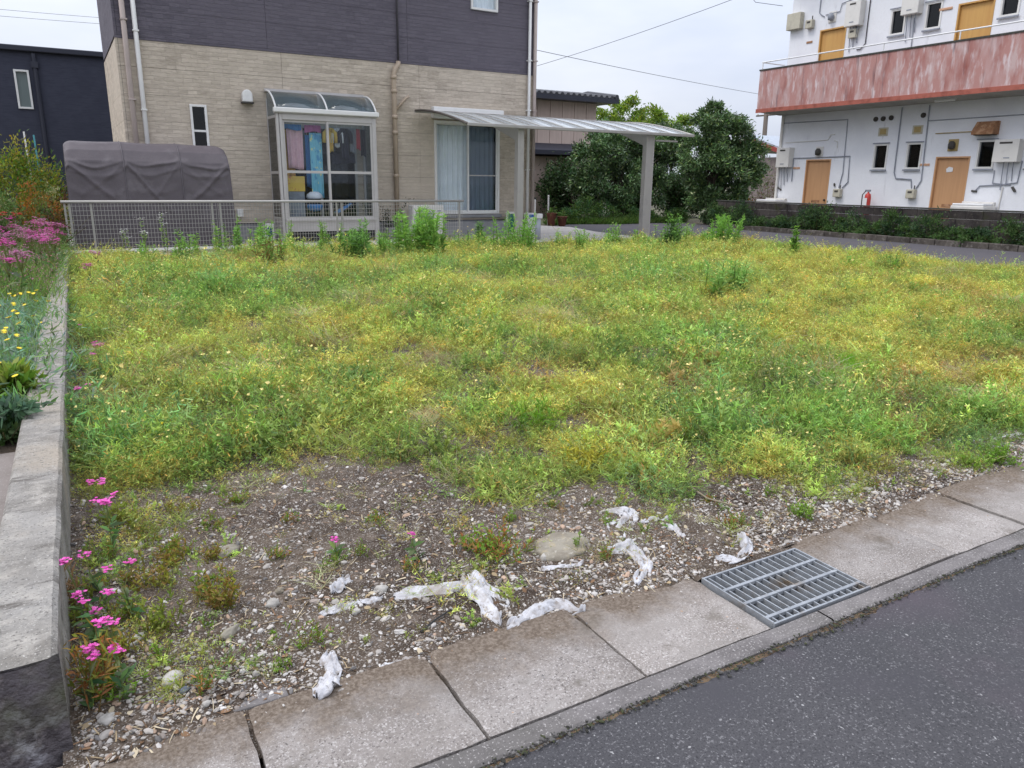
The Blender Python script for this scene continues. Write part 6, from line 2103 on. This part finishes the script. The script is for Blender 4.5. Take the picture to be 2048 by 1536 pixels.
TG, TB, TL = (.22, .42, .1), (.25, .47, .09), (.3, .46, .12)
for lb, x, y, h, r, cols, n, leaf, wh, bs in [
    ('white flowered weed in front of the shelter, left one', 1.3, 16.3, .6, .08, (TL,), 3, .07, True, .5),
    ('short white flowered weed left of the other white flowered ones', .95, 16.4, .42, .1, (TL,), 3, .07, True, .5),
    ('white flowered weed in front of the shelter, right one', 1.65, 16.35, .66, .08, (TL,), 3, .07, True, .5),
    ('slender upright weed before the double fence posts', 2.65, 16.2, .55, .1, (TG, TL), 5, .09, False, .8),
    ('tall slender weed touching the fence right of the shelter', 3.0, 16.1, .66, .1, (TG, TB), 5, .09, False, .9),
    ('leafy weed below the white box at the sunroom', 3.35, 15.7, .62, .2, (TG, TB), 9, .1, False, 1),
    ('thin weed in front of the left sunroom post', 3.94, 15.8, .58, .12, (TG, TL), 5, .09, False, .8),
    ('thin weed under the sunroom sill', 4.67, 15.9, .58, .12, (TG, TL), 5, .09, False, .8),
    ('low weed under the right sunroom pane', 5.0, 15.2, .42, .18, (TG, TB), 7, .09, False, 1),
    ('dense dark bushy weed before the sunroom', 4.57, 13.5, .66, .3, ((.11, .22, .06), TG), 20, .1, False, 1.3),
    ('low bushy weed between the two big bushy weeds', 5.37, 14.4, .45, .22, (TG, TB), 10, .09, False, 1),
    ('upright weed before the tan downpipe', 5.93, 14.8, .72, .16, (TG, TB), 7, .1, False, 1),
    ('largest bright green weed before the air conditioner', 5.96, 13.6, .84, .32, (TB, TG, TL), 22, .12, False, 1.5),
    ('small dense weed below the tall house window', 8.15, 15.6, .5, .14, ((.07, .16, .04), TG), 8, .09, False, 1.2),
    ('wide airy weed before the house corner', 8.0, 13.7, .72, .36, (TG, TB), 18, .09, False, 1.1),
    ('dark upright weed right of the carport post', 11.77, 13.2, .7, .2, ((.07, .15, .04), TG), 10, .1, False, 1.3),
    ('broad green weed at the edge of the driveway', 13.58, 13.4, .68, .4, (TG, TB), 20, .1, False, 1.3),
    ('low weed left of the broad one at the driveway edge', 12.92, 13.3, .42, .2, (TG, TB), 9, .09, False, 1),
    ('single stiff upright weed silhouetted against the driveway', 12.95, 10.8, .56, .06, ((.08, .16, .03), TB), 4, .1, False, 1.2),
    ('coarse green weed in the right half of the lot', 7.99, 7.58, .4, .2, (TG, TL), 6, .1, False, 1),
    ('coarse green weed standing left of the other in the right half', 7.46, 7.33, .4, .2, (TG, TL), 6, .1, False, 1),
    ('rusty and green weed below the white box', 2.88, 12.9, .48, .24, (TG, (.2, .13, .05)), 12, .08, False, 1.1),
    ('low leafy weed at the right end of the lot edge', 11.78, 8.6, .26, .16, (TB,), 6, .08, False, 1),
    ('low leafy weed nearest the driveway at far right', 12.48, 8.2, .28, .16, (TB, TG), 6, .08, False, 1),
]:
    tall_weed(lb, x, y, h * 1.2, r * 1.15, cols, n if wh else int(n * 1.35), leaf, wh, None, bs)
lab = 'thin green weed standing along the far edge of the lot'
for k in range(50):
    x = 1.0 + k * .255 + random.uniform(-.2, .2)
    tall_weed(lab, x, 14.2 + 1.2 * random.random() - (.8 if x > 9 else 0), random.uniform(.3, .62), .12, (TG, TB, TL), 5, .085, False, 'thin weeds along the far edge', .8)

# magenta catchflies along the boundary wall
for lb, hx, hy, hz_, nh in [
    ('magenta catchfly bloom just beyond the largest bloom', -.005, 3.459, .25, 3), ('largest magenta catchfly bloom by the boundary wall', .012, 3.242, .25, 6),
    ('magenta bloom between the wall and the dry seed head', -.072, 2.836, .22, 1), ('magenta bloom leaning over the boundary wall', -.13, 2.734, .25, 2),
    ('magenta bloom standing farthest right of the wall group', .024, 2.695, .2, 2), ('pair of magenta blooms low beside the wall', -.07, 2.587, .2, 3),
    ('small magenta bloom under the pair of blooms', -.06, 2.56, .14, 1), ('magenta bloom above the two nearest ones', -.041, 2.315, .22, 3),
    ('nearest magenta bloom touching the wall', -.091, 2.24, .2, 3), ('magenta bloom above the bright green corner clump', -.022, 2.241, .16, 2),
    ('single magenta bloom on the bare dark soil', .795, 2.767, .1, 1), ('small pink bloom lying right of the single one', 1.085, 2.659, .1, 1),
    ('magenta bloom in the weeds halfway along the wall', .111, 6.255, .3, 4), ('small magenta bloom below the halfway one', .071, 6.187, .25, 1),
    ('magenta bloom low against the wall shadow', -.033, 5.131, .25, 2), ('small magenta bloom right of the one in the shadow', .011, 5.449, .2, 1),
    ('magenta bloom near the far end of the wall', .221, 11.345, .35, 4), ('magenta bloom at the fence corner', .374, 13.587, .35, 5), ('tiny magenta bloom beside the wall beyond the halfway one', .02, 7.195, .3, 1),
]:
    fx_ = max(hx + random.uniform(-.02, .05), -.13 + .0125 * (hy - 2.1))
    fy_ = hy + random.uniform(-.03, .03)
    catchfly(lb, (hx, hy, hz_), (fx_, fy_, gz(fx_, fy_)), nh, .0065, 1.0 if hy < 8 else 2.0, None, 'petal_magenta', 13)
